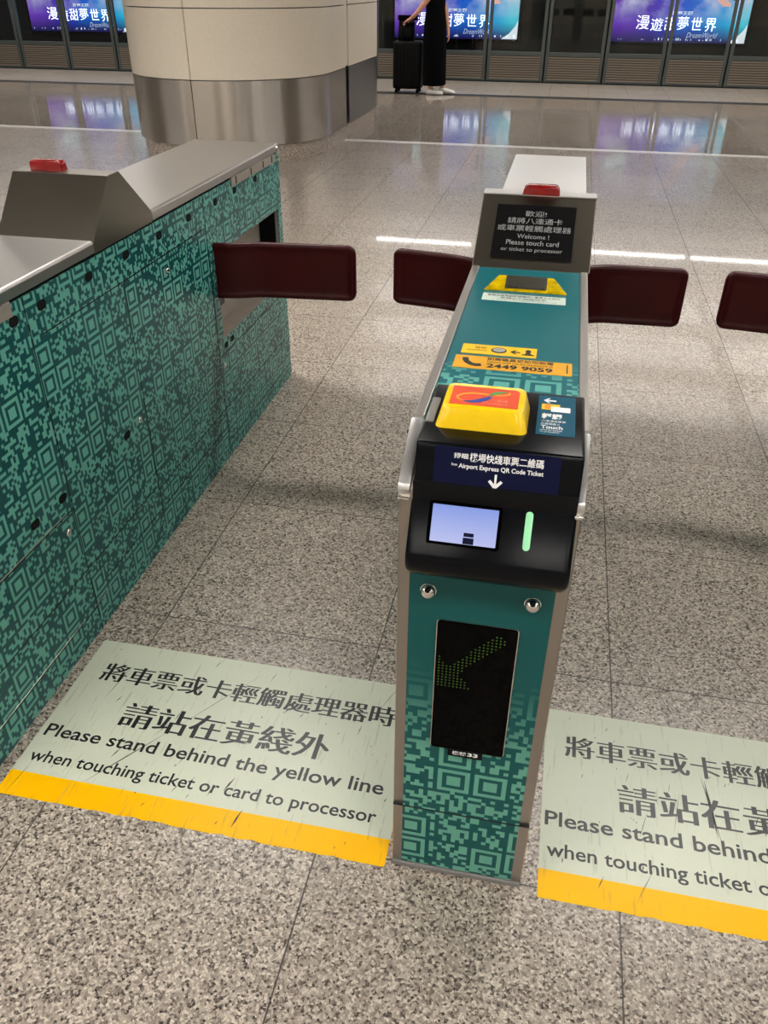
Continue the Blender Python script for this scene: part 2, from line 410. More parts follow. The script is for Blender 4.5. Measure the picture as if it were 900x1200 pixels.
_TC = {}
def text_mesh(body, bold):
    key = (body, bold)
    if key not in _TC:
        cu = bpy.data.curves.new('lettering_curve', 'FONT'); cu.body = body; cu.size = 1.0; cu.resolution_u = 3
        cu.offset = bold; cu.fill_mode = 'FRONT'
        o = bpy.data.objects.new('lettering_tmp', cu); COL.objects.link(o)
        dg = bpy.context.evaluated_depsgraph_get()
        me = bpy.data.meshes.new_from_object(o.evaluated_get(dg))
        vs = [v.co.copy() for v in me.vertices]; fs = [tuple(p.vertices) for p in me.polygons]
        bpy.data.objects.remove(o); bpy.data.curves.remove(cu); bpy.data.meshes.remove(me)
        _TC[key] = (vs, fs)
    return _TC[key]
def txt(bm, body, O, U, V, x0, x1, y0, h, bold=0.0, smear=0.0, eps=0.0004, slant=0.0, space=None):
    """lettering whose ink runs x0..x1 along U, baseline/lowest ink y0, ink height h along V, in plane (O,U,V)"""
    O, U, V = Vector(O), Vector(U), Vector(V); N = U.cross(V).normalized()
    vs, fs = text_mesh(body, bold)
    if not vs: return bm
    ax0 = min(v.x for v in vs); ax1 = max(v.x for v in vs); ay0 = min(v.y for v in vs); ay1 = max(v.y for v in vs)
    sx = (x1 - x0) / max(1e-6, ax1 - ax0); sy = h / max(1e-6, ay1 - ay0)
    for ds in ([-smear, -smear / 3, smear / 3, smear] if smear else [0.0]):
        nv = []
        for v in vs:
            a = x0 + (v.x - ax0) * sx + ds * sx; b = y0 + (v.y - ay0) * sy
            nv.append(bm.verts.new(O + U * (a + slant * (b - y0)) + V * b + N * (eps + (ds + 0.1) * 1e-5)))
        for f in fs:
            try: bm.faces.new([nv[i] for i in f])
            except ValueError: pass
    return bm
def copy_tree(o, parent=None, skip=()):
    c = o.copy(); COL.objects.link(c); c.parent = parent
    for ch in list(o.children):
        if ch.name.split('.')[0] in skip or ch in skip: continue
        copy_tree(ch, c, skip)
    return c

X3, Y3, Z3 = (1, 0, 0), (0, 1, 0), (0, 0, 1)

# ================================================================== SETTING
struct('floor', box(NB(), -18, 14, -9, 7.78, -0.2, 0.0), 'floor')
struct('trim_1', box(NB(), -18, 14, 7.78, 7.90, -0.2, 0.0005), 'white_strip')
struct('floor', box(NB(), -18, 14, 7.90, 12.15, -0.2, 0.0), 'floor_far')
struct('trim_2', box(NB(), -18, 14, 12.15, 12.42, -0.2, 0.0008), 'black_strip')
struct('floor', box(NB(), -18, 14, 12.42, 14.55, -0.2, 0.0), 'floor_edge')
struct('ceiling', box(NB(), -18, 14, -9, 7.8, CEIL, CEIL + 0.15), 'ceiling')
struct('ceiling', box(NB(), -18, 14, 7.8, 16.2, CEIL, CEIL + 0.15), 'ceiling_white')
struct('wall_back', box(NB(), -18, 14, 16.0, 16.2, -1.6, CEIL + 0.15), 'tunnel')
struct('trim_3', box(NB(), -18, 14, 14.55, 16.0, -1.6, -1.5), 'tunnel')
struct('wall_front', box(NB(), -18, 14, -9.15, -9.0, 0.0, CEIL), 'cream')

# platform screen doors along y = 14.35
def screen_doors():
    Yd = 14.35
    k = 0
    for n in range(-12, 6):
        x0 = 0.21 + 0.985 * n; x1 = x0 + 0.985; a, b = x0 + 0.012, x1 - 0.012
        if x0 < -12.6: continue
        k += 1
        bm = NB()
        # hollow frame: two stiles, bottom rail, mid rail, head rail
        for q in ((a, a + 0.055, 0.02, 2.35), (b - 0.055, b, 0.02, 2.35)): box(bm, q[0], q[1], Yd, Yd + 0.05, q[2], q[3], 0.004, 1)
        box(bm, a + 0.05, b - 0.05, Yd, Yd + 0.05, 0.40, 0.465, 0.004, 1)
        box(bm, a + 0.05, b - 0.05, Yd, Yd + 0.05, 2.28, 2.35, 0.004, 1)
        box(bm, a + 0.05, b - 0.05, Yd, Yd + 0.05, 0.02, 0.05, 0.004, 1)
        d = struct('door_%d' % k, bm, 'psd_frame')
        pts = []
        nb = 10; z0, z1 = 0.05, 0.405; dz = (z1 - z0) / nb
        prof = [(Yd + 0.03, z0)]
        for i in range(nb):
            prof += [(Yd + 0.002, z0 + dz * i + 0.002), (Yd + 0.002, z0 + dz * (i + 0.62)), (Yd + 0.024, z0 + dz * (i + 0.66)), (Yd + 0.024, z0 + dz * (i + 0.98))]
        prof.append((Yd + 0.03, z1))
        obj('kick_panel', prism(NB(), prof, 'x', a + 0.03, b - 0.03), 'psd_kick', d)
        obj('glass', box(NB(), a + 0.05, b - 0.05, Yd + 0.02, Yd + 0.028, 0.46, 2.29), 'glass', d)
    struct('trim_4', box(NB(), -18, 14, Yd - 0.06, Yd + 0.14, 2.36, CEIL), 'ceiling_white')
    struct('trim_5', box(NB(), -18, 14, Yd - 0.01, Yd + 0.09, 0.0, 0.018), 'dark_joint')
screen_doors()

# ================================================================== CEILING LIGHTS
def ceiling_lights():
    first = None
    for ri, (y, w, hl, st) in enumerate(LIGHT_ROWS):
        em = emitter('light_diffuser_%d' % ri, (1.0, 0.955, 0.90, 1), st)
        for n in range(-5, 4):
            x = n * 3.0 + 0.9
            t = thing('ceiling_light', 'unseen ceiling light panel lighting the hall and platform', 'light', (x, y, CEIL), 'ceiling light rows')
            fr = NB()
            for q in ((x - hl, x + hl, y - w - 0.03, y - w), (x - hl, x + hl, y + w, y + w + 0.03), (x - hl - 0.03, x - hl, y - w - 0.03, y + w + 0.03), (x + hl, x + hl + 0.03, y - w - 0.03, y + w + 0.03)):
                box(fr, q[0], q[1], q[2], q[3], CEIL - 0.03, CEIL - 0.001)
            obj('frame', fr, 'white_strip', t)
            obj('diffuser', box(NB(), x - hl, x + hl, y - w, y + w, CEIL - 0.02, CEIL - 0.004), em, t)
ceiling_lights()
def header_lights():
    em = emitter('header_diffuser', (1.0, 0.97, 0.93, 1), HEADER_LIGHT)
    for n in range(-6, 4):
        x = 0.21 + 1.97 * n
        t = thing('header_light', 'long thin strip light on the header above the platform screen doors', 'light', (x, 14.22, 2.74), 'header strip lights')
        obj('housing', box(NB(), x + 0.03, x + 1.94, 14.225, 14.288, 2.72, 2.80, 0.003, 1), 'white_strip', t)
        obj('diffuser', box(NB(), x + 0.05, x + 1.92, 14.205, 14.226, 2.74, 2.78), em, t)
header_lights()

# ================================================================== PILLAR
def pillar():
    t = thing('pillar', 'wide round-ended cream pillar with a brushed steel band and granite foot', 'pillar', (-3.6, 8.2, 0))
    xc, yc, r, yb = -3.61, 7.17, 0.995, 9.25
    def outline(rr, s0, s1, n=26):
        # s: 0 front centre, quarter arc length q, straight length st, then rear arc; positive = right side, negative = left
        q = math.pi * r / 2; st = yb - yc
        out = []
        for k in range(n + 1):
            s = s0 + (s1 - s0) * k / n; sg = 1 if s >= 0 else -1; u = abs(s)
            if u <= q: a = u / r; p = (xc + sg * rr * math.sin(a), yc - rr * math.cos(a))
            elif u <= q + st: p = (xc + sg * rr, yc + (u - q))
            else: a = (u - q - st) / r; p = (xc + sg * rr * math.cos(a), yb + rr * math.sin(a))
            out.append(p)
        return out
    q = math.pi * r / 2; st = yb - yc; tot = 2 * q + st
    def slab(bm, s0, s1, ro, ri, z0, z1):
        n = max(6, int(abs(s1 - s0) / 0.05))
        o = outline(ro, s0, s1, n); i = outline(ri, s0, s1, n)
        V = lambda p, z: bm.verts.new((p[0], p[1], z))
        ol, oh = [V(p, z0) for p in o], [V(p, z1) for p in o]; il, ih = [V(p, z0) for p in i], [V(p, z1) for p in i]
        for k in range(n):
            bm.faces.new((ol[k], ol[k + 1], oh[k + 1], oh[k])); bm.faces.new((il[k + 1], il[k], ih[k], ih[k + 1]))
            bm.faces.new((oh[k], oh[k + 1], ih[k + 1], ih[k])); bm.faces.new((ol[k + 1], ol[k], il[k], il[k + 1]))
        bm.faces.new((ol[0], oh[0], ih[0], il[0])); bm.faces.new((ol[n], il[n], ih[n], oh[n]))
        bmesh.ops.recalc_face_normals(bm, faces=bm.faces)
        return bm
    core = NB()
    ring = outline(r - 0.06, 0, tot, 50) + outline(r - 0.06, -tot, 0, 50)[1:-1]
    prism(core, ring, 'z', 0.0, CEIL)
    obj('core', core, 'dark_joint', t)
    g = 0.004; sj = q + (7.80 - yc); s2 = sj + 0.13
    segs = [(-0.05 + g, sj), (-sj, -0.05 - g), (s2, tot - g), (-tot + g, -s2)]
    for k, (a, b) in enumerate(segs):
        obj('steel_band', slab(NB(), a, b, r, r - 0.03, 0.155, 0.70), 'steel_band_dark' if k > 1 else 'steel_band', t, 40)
        z = 0.708
        for z1 in (1.256, 1.95, 2.65, CEIL - 0.004):
            obj('cream_panel', slab(NB(), a, b, r, r - 0.03, z, z1), 'cream', t, 40); z = z1 + 0.008
    for a, b in ((sj + 0.012, s2 - 0.012), (-s2 + 0.012, -sj - 0.012)):
        obj('channel_strip', slab(NB(), a, b, r - 0.012, r - 0.04, 0.72, CEIL - 0.004), 'cream', t, 40)
    for a, b in ((0.62 + g, sj + 0.06), (-0.62 + g, 0.62 - g), (-sj - 0.06, -0.62 - g), (sj + 0.07, tot - g), (-tot + g, -sj - 0.07)):
        obj('granite_foot', slab(NB(), a, b, r - 0.035, r - 0.06, 0.0, 0.15), 'granite_base', t, 40)
pillar()

# ================================================================== FLAPS
def flap_mesh(path, z0, z1, r=0.028, th=0.013):
    path = [Vector((p[0], p[1], 0)) for p in path]
    L = [0.0]
    for a, b in zip(path, path[1:]): L.append(L[-1] + (b - a).length)
    T = L[-1]
    def at(s):
        s = min(max(s, 0), T)
        for k in range(len(path) - 1):
            if s <= L[k + 1] + 1e-9:
                return path[k].lerp(path[k + 1], (s - L[k]) / (L[k + 1] - L[k]))
        return path[-1]
    def smooth(s):
        e = 0.035; acc = Vector((0, 0, 0)); w = 0
        for k in range(-4, 5):
            acc += at(s + e * k / 4) if 0 <= s + e * k / 4 <= T else (at(0) + (s + e * k / 4) * (path[1] - path[0]).normalized() if s + e * k / 4 < 0 else at(T) + (s + e * k / 4 - T) * (path[-1] - path[-2]).normalized()); w += 1
        return acc / w
    ns, nz = 44, 22; zc, hh = (z0 + z1) / 2, (z1 - z0) / 2
    bm = NB(); F, B = [], []
    for i in range(ns + 1):
        u = i / ns; s = T * (0.5 - 0.5 * math.cos(math.pi * u)) * 0.6 + T * u * 0.4
        d_out = T - s; d_in = s
        h = hh
        for dd in (d_out, d_in):
            if dd < r: h = min(h, hh - (r - math.sqrt(max(0, r * r - (r - dd) ** 2))))
        c = smooth(s); tg = (smooth(s + 0.004) - smooth(s - 0.004)).normalized(); nrm = Vector((tg.y, -tg.x, 0))
        rf, rb = [], []
        for j in range(nz + 1):
            v = -math.cos(math.pi * j / nz) * 0.75 + (2 * j / nz - 1) * 0.25
            z = zc + v * h
            de = min(d_out, d_in, h * (1 - abs(v)) if h > 1e-6 else 0)
            e = min(1.0, max(0.0, de / 0.011)); o = th * math.sqrt(max(0.0, 1 - (1 - e) ** 2))
            k = min(1.0, max(0.0, (de - 0.014) / 0.010)); k = k * k * (3 - 2 * k)
            of = o - 0.0055 * k
            p = Vector((c.x, c.y, z))
            edge = i in (0, ns) or j in (0, nz)
            vf = bm.verts.new(p + nrm * of); rf.append(vf); rb.append(vf if edge else bm.verts.new(p - nrm * of))
        F.append(rf); B.append(rb)
    for i in range(ns):
        for j in range(nz):
            bm.faces.new((F[i][j], F[i + 1][j], F[i + 1][j + 1], F[i][j + 1]))
            q = (B[i][j + 1], B[i + 1][j + 1], B[i + 1][j], B[i][j])
            if len(set(q)) == 4:
                try: bm.faces.new(q)
                except ValueError: pass
    bmesh.ops.remove_doubles(bm, verts=bm.verts, dist=0.00005)
    bmesh.ops.recalc_face_normals(bm, faces=bm.faces)
    return bm

# ================================================================== TICKET GATE
GX0, GX1, GY0, GY1 = -0.445, -0.19, -0.605, 1.68
def make_gate():
    t = thing('ticket_gate', 'narrow teal-wrapped ticket gate with a yellow card reader, standing in the middle', 'ticket gate', ((GX0 + GX1) / 2, GY0, 0), None)
    side = [(GY0, 0.0), (GY0, 0.885), (-0.502, 0.941), (GY1, 0.941), (GY1, 0.0)]
    obj('cabinet', prism(NB(), side, 'x', GX0, GX1, 0.005, 2), 'steel_frame', t, 35)
    obj('plinth', box(NB(), GX0 + 0.001, GX1 - 0.001, GY0 - 0.004, GY0 + 0.03, 0.0, 0.014, 0.002, 1), 'grey_plastic', t)
    # front
    fp = obj('front_panel', box(NB(), GX0 + 0.019, GX1 - 0.019, GY0 - 0.0025, GY0 + 0.004, 0.018, 0.80, 0.001, 1), 'wrap_front', t)
    obj('panel_joint', box(NB(), GX0 + 0.001, GX1 - 0.001, GY0 - 0.0032, GY0 + 0.003, 0.188, 0.191), 'dark_joint', fp)
    for xa, xb, u in ((GX0 - 0.0012, GX0 + 0.003, -1), (GX1 - 0.003, GX1 + 0.0012, 1)):
        sp = obj('side_panel', prism(NB(), [(GY0 + 0.03, 0.03), (GY0 + 0.03, 0.86), (-0.49, 0.915), (GY1 - 0.02, 0.915), (GY1 - 0.02, 0.03)], 'x', xa, xb), 'wrap_side', t)
        xo = GX0 - 0.0022 if u < 0 else GX1 + 0.0012
        obj('flap_recess', prism(NB(), rrect(0.86, 1.50, 0.44, 0.80, 0.01), 'x', xo, xo + 0.001), 'black_matt', sp)
    # lighted direction panel
    O = (0, GY0 - 0.0025, 0)
    bz = obj('indicator_window', frame_prism(NB(), rrect(-0.3805, -0.2535, 0.3695, 0.6585, 0.006), O, X3, Z3, 0.003), 'chrome', t)
    O = (0, GY0 - 0.0055, 0)
    obj('dark_glass', frame_prism(NB(), rrect(-0.379, -0.255, 0.371, 0.657, 0.005), O, X3, Z3, 0.0016), 'black_gloss', bz)
    bm = NB(); p = 0.0062; O2 = (0, GY0 - 0.0072, 0)
    for i in range(18):
        for j in range(22):
            x, z = -0.373 + p * i, 0.515 + p * j
            ax, az, bx, bz_ = -0.283, 0.630, -0.352, 0.556
            tt = max(0, min(1, ((x - ax) * (bx - ax) + (z - az) * (bz_ - az)) / ((bx - ax) ** 2 + (bz_ - az) ** 2)))
            sh = math.hypot(x - ax - tt * (bx - ax), z - az - tt * (bz_ - az)) < 0.0105
            hd = x <= -0.318 and z >= 0.520 and (x + 0.373) / 0.055 + (z - 0.520) / 0.062 <= 1.02
            if sh or hd: frame_prism(bm, circ(x, z, 0.0015, n=8), O2, X3, Z3, 0.0002)
    obj('arrow_lights', bm, 'led', bz, label='dim green dot arrow pointing down left')
    nl = obj('number_plate', frame_prism(NB(), rrect(-0.349, -0.289, 0.3555, 0.3745, 0.001), (0, GY0 - 0.0072, 0), X3, Z3, 0.0008), 'black', t)
    bm = NB(); txt(bm, '機號', (0, GY0 - 0.008, 0), X3, Z3, -0.341, -0.317, 0.360, 0.0095, 0.015); txt(bm, '33', (0, GY0 - 0.008, 0), X3, Z3, -0.315, -0.297, 0.3605, 0.009, 0.03)
    obj('lettering', bm, 'white_ink', nl)
    for x in (-0.396, -0.24):
        bm = NB(); ball(bm, (x, GY0 - 0.006, 0.711), 0.0115, (1, 1, 1.05), 20); cyl(bm, (x, GY0 + 0.001, 0.711), (0, -1, 0), 0.0125, 0.005, 24)
        k = obj('lock_stud', bm, 'chrome', t, 40)
        obj('key_hole', cyl(NB(), Vector((x, GY0 - 0.006, 0.711)) + Vector((0, -0.72, 0.69)) * 0.0095, (0, -0.72, 0.69), 0.0042, 0.0032, 12), 'black_matt', k)
    # ---- scanner housing
    lo = [(-0.50, 0.88), (-0.603, 0.8815), (-0.655, 0.80), (-0.654, 0.778), (-0.632, 0.756), (-0.50, 0.756)]
    lh = obj('scanner_housing', prism(NB(), lo, 'x', -0.427, -0.1965, 0.010, 4), 'black', t, 40)
    obj('joint_strip', box(NB(), -0.4245, -0.1985, -0.6085, -0.50, 0.868, 0.900), 'black_matt', lh)
    V = Vector((0, 0.05, 0.085)).normalized(); U = Vector(X3); N = U.cross(V)
    Ol = Vector((0, -0.655, 0.80)) + N * 0.0018
    pl = lambda s: Ol + V * 0
    obj('screen_bezel', frame_prism(NB(), rrect(-0.3985, -0.2975, 0.026, 0.0865, 0.004), Ol, U, V, 0.0012), 'black_gloss', lh)
    obj('scanner_screen', frame_prism(NB(), rrect(-0.3935, -0.302, 0.030, 0.082, 0.001), Ol + N * 0.0012, U, V, 0.0005), 'reader_screen', lh, label='glowing pale blue screen with a small dark mark')
    bm = NB(); frame_prism(bm, rrect(-0.3475, -0.3325, 0.0305, 0.0395, 0.0005), Ol + N * 0.0017, U, V, 0.0002); frame_prism(bm, rrect(-0.347, -0.333, 0.0408, 0.0462, 0.0005), Ol + N * 0.0017, U, V, 0.0002)
    obj('screen_mark', bm, 'navy_label', lh)
    obj('green_light', frame_prism(NB(), rrect(-0.2655, -0.2555, 0.0315, 0.0855, 0.0049, 6), Ol, U, V, 0.0022), 'green_bar', lh, label='pale green light bar')
    up = [(-0.385, 0.944), (-0.392, 0.951), (-0.586, 0.951), (-0.606, 0.889), (-0.598, 0.884), (-0.385, 0.884)]
    uh = obj('reader_housing', prism(NB(), up, 'x', -0.425, -0.1975, 0.011, 4), 'black', t, 40)
    V2 = Vector((0, 0.02, 0.062)).normalized(); N2 = U.cross(V2); Ou = Vector((0, -0.606, 0.889)) + N2 * 0.0006
    lb = obj('scan_sign', frame_prism(NB(), rrect(-0.398, -0.227, 0.004, 0.0625, 0.004), Ou, U, V2, 0.0008), 'navy_label', uh)
    bm = NB(); O3 = Ou + N2 * 0.0009
    txt(bm, '掃瞄', O3, U, V2, -0.3715, -0.3515, 0.0475, 0.0075, 0.01, smear=0.006)
    txt(bm, '機場快綫車票二維碼', O3, U, V2, -0.3495, -0.250, 0.0445, 0.0125, 0.012, smear=0.008)
    txt(bm, 'Scan', O3, U, V2, -0.374, -0.366, 0.037, 0.0035, 0.02)
    txt(bm, 'Airport Express QR Code Ticket', O3, U, V2, -0.364, -0.249, 0.0325, 0.0085, 0.022)
    frame_prism(bm, [(-0.3135, 0.030), (-0.3105, 0.030), (-0.3105, 0.0165), (-0.305, 0.0222), (-0.302, 0.0195), (-0.312, 0.0085), (-0.322, 0.0195), (-0.319, 0.0222), (-0.3135, 0.0165)], O3, U, V2, 0.0003)
    obj('lettering', bm, 'white_ink', uh)
    bm = NB(); txt(bm, 'SCAN TICKET HERE', O3, V2, -U, 0.010, 0.048, 0.2345, 0.003, 0.0)
    bm.free()
    # yellow card reader block
    base = rrect(-0.408, -0.277, -0.541, -0.438, 0.010, 5); top = rrect(-0.399, -0.2855, -0.529, -0.447, 0.012, 5)
    yb = obj('card_reader', prism(NB(), base, 'z', 0.948, 0.980, 0.006, 3, top=top), 'yellow', t, 45, label='bright yellow card reader pad')
    lab = obj('reader_label', frame_prism(NB(), [(-0.391, -0.519), (-0.294, -0.519), (-0.294, -0.464), (-0.300, -0.458), (-0.391, -0.458)], (0, 0, 0.9800), X3, Y3, 0.0006), 'orange_label', yb)
    def ribbon(mat, pts, w):
        bm = NB(); z = 0.9808; L = []; R_ = []
        for k, (x, y) in enumerate(pts):
            a = Vector(pts[max(0, k - 1)]); b = Vector(pts[min(len(pts) - 1, k + 1)]); d = (b - a).normalized(); n = Vector((-d.y, d.x))
            ww = w[k] / 2
            L.append(bm.verts.new((x + n.x * ww, y + n.y * ww, z))); R_.append(bm.verts.new((x - n.x * ww, y - n.y * ww, z)))
        for k in range(len(pts) - 1): bm.faces.new((R_[k], R_[k + 1], L[k + 1], L[k]))
        obj('emblem', bm, mat, yb)
    ribbon('gold_ink', [(-0.372, -0.507), (-0.380, -0.502), (-0.382, -0.494), (-0.375, -0.485), (-0.362, -0.480), (-0.345, -0.480), (-0.330, -0.482), (-0.317, -0.480), (-0.309, -0.475), (-0.308, -0.468)],
           [0.0015, 0.003, 0.004, 0.0045, 0.0045, 0.004, 0.004, 0.004, 0.004, 0.002])
    ribbon('blue_ink', [(-0.372, -0.508), (-0.360, -0.508), (-0.350, -0.504), (-0.341, -0.496), (-0.334, -0.488)], [0.002, 0.008, 0.011, 0.010, 0.006])
    ribbon('green_ink', [(-0.336, -0.484), (-0.330, -0.476), (-0.322, -0.471), (-0.312, -0.468)], [0.007, 0.009, 0.007, 0.002])
    bm = NB(); txt(bm, '八達通', (0, 0, 0.9807), X3, Y3, -0.334, -0.309, -0.504, 0.0085, 0.0); txt(bm, 'Octopus', (0, 0, 0.9807), X3, Y3, -0.345, -0.309, -0.5145, 0.009, 0.0)
    obj('lettering', bm, 'pink_ink', yb)
    # touch label
    tl = obj('touch_label', frame_prism(NB(), rrect(-0.266, -0.2115, -0.531, -0.402, 0.002), (0, 0, 0.9510), X3, Y3, 0.0006), 'teal_label', uh)
    bm = NB(); O4 = (0, 0, 0.9517)
    frame_prism(bm, [(-0.2585, -0.420), (-0.2515, -0.412), (-0.2485, -0.412), (-0.2535, -0.418), (-0.240, -0.418), (-0.240, -0.422), (-0.2535, -0.422), (-0.2485, -0.428), (-0.2515, -0.428)], O4, X3, Y3, 0.0003)
    txt(bm, '輕觸', O4, X3, Y3, -0.2595, -0.231, -0.482, 0.018, 0.02, smear=0.01)
    txt(bm, '八達通或車票', O4, X3, Y3, -0.259, -0.225, -0.4915, 0.006, 0.0); txt(bm, '於處理器上', O4, X3, Y3, -0.260, -0.233, -0.5005, 0.006, 0.0)
    txt(bm, 'Touch', O4, X3, Y3, -0.2595, -0.229, -0.513, 0.0105, 0.02)
    txt(bm, 'card or ticket', O4, X3, Y3, -0.2605, -0.2295, -0.519, 0.0045, 0.0); txt(bm, 'to processor', O4, X3, Y3, -0.2605, -0.2325, -0.5255, 0.0045, 0.0)
    obj('lettering', bm, 'white_ink', uh)
    obj('card_picture', frame_prism(NB(), rrect(-0.261, -0.234, -0.4505, -0.432, 0.001), O4, X3, Y3, 0.0002), 'yellow_label', uh)
    obj('card_picture', frame_prism(NB(), rrect(-0.2565, -0.248, -0.448, -0.434, 0.001), (0, 0, 0.9519), X3, Y3, 0.0002), 'orange_ink', uh)
    bm = frame_prism(NB(), rrect(-0.247, -0.219, -0.457, -0.441, 0.001), (0, 0, 0.952), X3, Y3, 0.0002)
    obj('card_picture', bm, 'white_ink', uh)
    obj('grey_catch', box(NB(), -0.4235, -0.4105, -0.525, -0.445, 0.946, 0.9535, 0.003, 2), 'grey_plastic', t, 40)
    # clamps where the sloped shoulders meet the front
    for xa, xb in ((GX0 - 0.0015, GX0 + 0.0165), (GX1 - 0.0105, GX1 + 0.0015)):
        ck = obj('shoulder_clamp', prism(NB(), [(-0.500, 0.938), (-0.503, 0.9455), (-0.606, 0.8915), (-0.609, 0.884), (-0.603, 0.872)], 'x', xa, xb, 0.002, 2), 'steel_lid', t, 40)
        obj('clamp_edge', box(NB(), xa - 0.0003, xb + 0.0003, -0.611, -0.600, 0.868, 0.8735, 0.001, 1), 'chrome', ck)
    obj('hinge_screw', cyl(NB(), (GX0 - 0.0005, -0.519, 0.925), (-1, 0, 0), 0.0055, 0.004, 16), 'chrome', t, 40)
    # ---- top
    obj('top_panel', box(NB(), GX0 + 0.017, GX1 - 0.0155, -0.50, 0.268, 0.9395, 0.9425, 0.0008, 1), 'wrap_top', t)
    for xa, xb in ((GX0 + 0.0005, GX0 + 0.017), (GX1 - 0.0155, GX1 - 0.0005)):
        obj('top_rail', box(NB(), xa, xb, -0.497, 0.268, 0.938, 0.9455, 0.002, 2), 'steel', t)
    lb_ = [(-0.404, 0.108, 0.9425), (-0.230, 0.108, 0.9425), (-0.262, 0.196, 0.9425), (-0.378, 0.196, 0.9425)]
    lt_ = [(-0.398, 0.112, 0.947), (-0.236, 0.112, 0.947), (-0.262, 0.160, 0.9605), (-0.376, 0.160, 0.9605)]
    bm = loft(NB(), [lb_, lt_, [(-0.380, 0.170, 0.9605), (-0.2645, 0.170, 0.9605), (-0.266, 0.182, 0.957), (-0.374, 0.182, 0.957)]] if False else [lb_, lt_])
    bmesh.ops.bevel(bm, geom=list(bm.edges), offset=0.002, segments=2, profile=0.5, affect='EDGES')
    yl = obj('status_lamp', bm, 'yellow_lens', t, label='yellow trapezoid lamp with a dark grille')
    Vl = Vector((0, 0.048, 0.0135)).normalized(); Nl = Vector(X3).cross(Vl); Ol_ = Vector((0, 0.112, 0.947)) + Nl * 0.0003
    bm = frame_prism(NB(), rrect(-0.360, -0.275, 0.002, 0.048, 0.003), Ol_, X3, Vl, 0.001)
    for k in range(15): frame_prism(bm, rrect(-0.355 + k * 0.0052, -0.3525 + k * 0.0052, 0.005, 0.045, 0.0004, 1), Ol_ + Nl * 0.0011, X3, Vl, 0.0012)
    obj('grille', bm, 'lamp_dark', yl)
    def sticker(name, x0, x1, y0, y1, mat):
        return obj(name, frame_prism(NB(), rrect(x0, x1, y0, y1, 0.002), (0, 0, 0.9425), X3, Y3, 0.0006), mat, t)
    O5 = (0, 0, 0.9432)
    ws = sticker('notice_label', -0.401, -0.234, 0.046, 0.090, 'white_label')
    bm = NB(); txt(bm, '當指示燈亮起時請讓持優惠票人士先行', O5, X3, Y3, -0.391, -0.245, 0.072, 0.012, 0.012); txt(bm, '並請小心站穩扶手', O5, X3, Y3, -0.365, -0.272, 0.059, 0.010, 0.01)
    txt(bm, 'This light shows that a concession ticket is in use', O5, X3, Y3, -0.385, -0.252, 0.0495, 0.006, 0.0)
    obj('lettering', bm, 'ink', ws)
    y1 = sticker('help_label', -0.407, -0.278, -0.2385, -0.196, 'yellow_label')
    bm = NB(); txt(bm, '協助', O5, X3, Y3, -0.385, -0.365, -0.216, 0.011, 0.0); txt(bm, 'Assistance', O5, X3, Y3, -0.398, -0.364, -0.2255, 0.006, 0.0)
    frame_prism(bm, [(-0.3235, -0.219), (-0.315, -0.210), (-0.311, -0.210), (-0.317, -0.217), (-0.306, -0.217), (-0.306, -0.221), (-0.317, -0.221), (-0.311, -0.228), (-0.315, -0.228)], O5, X3, Y3, 0.0002)
    frame_prism(bm, [(-0.303, -0.230), (-0.282, -0.230), (-0.282, -0.226), (-0.303, -0.226)], O5, X3, Y3, 0.0002); frame_prism(bm, circ(-0.2925, -0.212, 0.005, 0.0075), O5, X3, Y3, 0.0002); frame_prism(bm, [(-0.299, -0.225), (-0.286, -0.225), (-0.289, -0.219), (-0.296, -0.219)], O5, X3, Y3, 0.0002)
    frame_prism(bm, circ(-0.343, -0.217, 0.0135, 0.0125), O5, X3, Y3, 0.0002)
    obj('lettering', bm, 'ink', y1)
    obj('button_picture', frame_prism(NB(), circ(-0.343, -0.216, 0.011, 0.009), (0, 0, 0.9435), X3, Y3, 0.0002), 'silver_ink', y1)
    y2 = sticker('phone_label', -0.4135, -0.2175, -0.302, -0.249, 'amber_label')
    bm = NB()
    txt(bm, '如需職員協助可致電', O5, X3, Y3, -0.359, -0.248, -0.2645, 0.0125, 0.012); txt(bm, 'Station staff can be contacted at', O5, X3, Y3, -0.359, -0.249, -0.2745, 0.0075, 0.0)
    txt(bm, '2449 9059', O5, X3, Y3, -0.358, -0.249, -0.296, 0.0175, 0.028)
    txt(bm, 'PSN-002', O5, Y3, (-1, 0, 0), -0.292, -0.258, 0.2225, 0.003, 0.0) if False else frame_prism(bm, [(-0.2265, -0.293), (-0.2245, -0.293), (-0.2245, -0.257), (-0.2265, -0.257)], O5, X3, Y3, 0.0002)
    # telephone handset
    arc = [(-0.396 + 0.0, -0.262), (-0.3945, -0.272), (-0.389, -0.281), (-0.380, -0.287), (-0.371, -0.289)]
    hs = [(-0.401, -0.260), (-0.391, -0.258), (-0.390, -0.267), (-0.388, -0.273), (-0.382, -0.280), (-0.377, -0.282), (-0.368, -0.281), (-0.366, -0.291), (-0.375, -0.294), (-0.386, -0.290), (-0.395, -0.281), (-0.400, -0.270)]
    frame_prism(bm, hs, O5, X3, Y3, 0.0002)
    obj('lettering', bm, 'ink', y2)
    # ---- display head
    hp = [(0.270, 0.941), (0.4535, 1.0605), (0.500, 1.0605), (0.625, 0.941)]
    hd = obj('display_head', prism(NB(), hp, 'x', GX0 - 0.001, GX1 + 0.004, 0.002, 1), 'steel_face', t)
    Vh = Vector((0, 0.1835, 0.1195)).normalized(); Nh = U.cross(Vh); Oh = Vector((0, 0.270, 0.941)) + Nh * 0.0003
    obj('head_cap', box(NB(), GX0 - 0.002, GX1 + 0.005, 0.452, 0.502, 1.0595, 1.0625, 0.001, 1), 'steel_lid', hd)
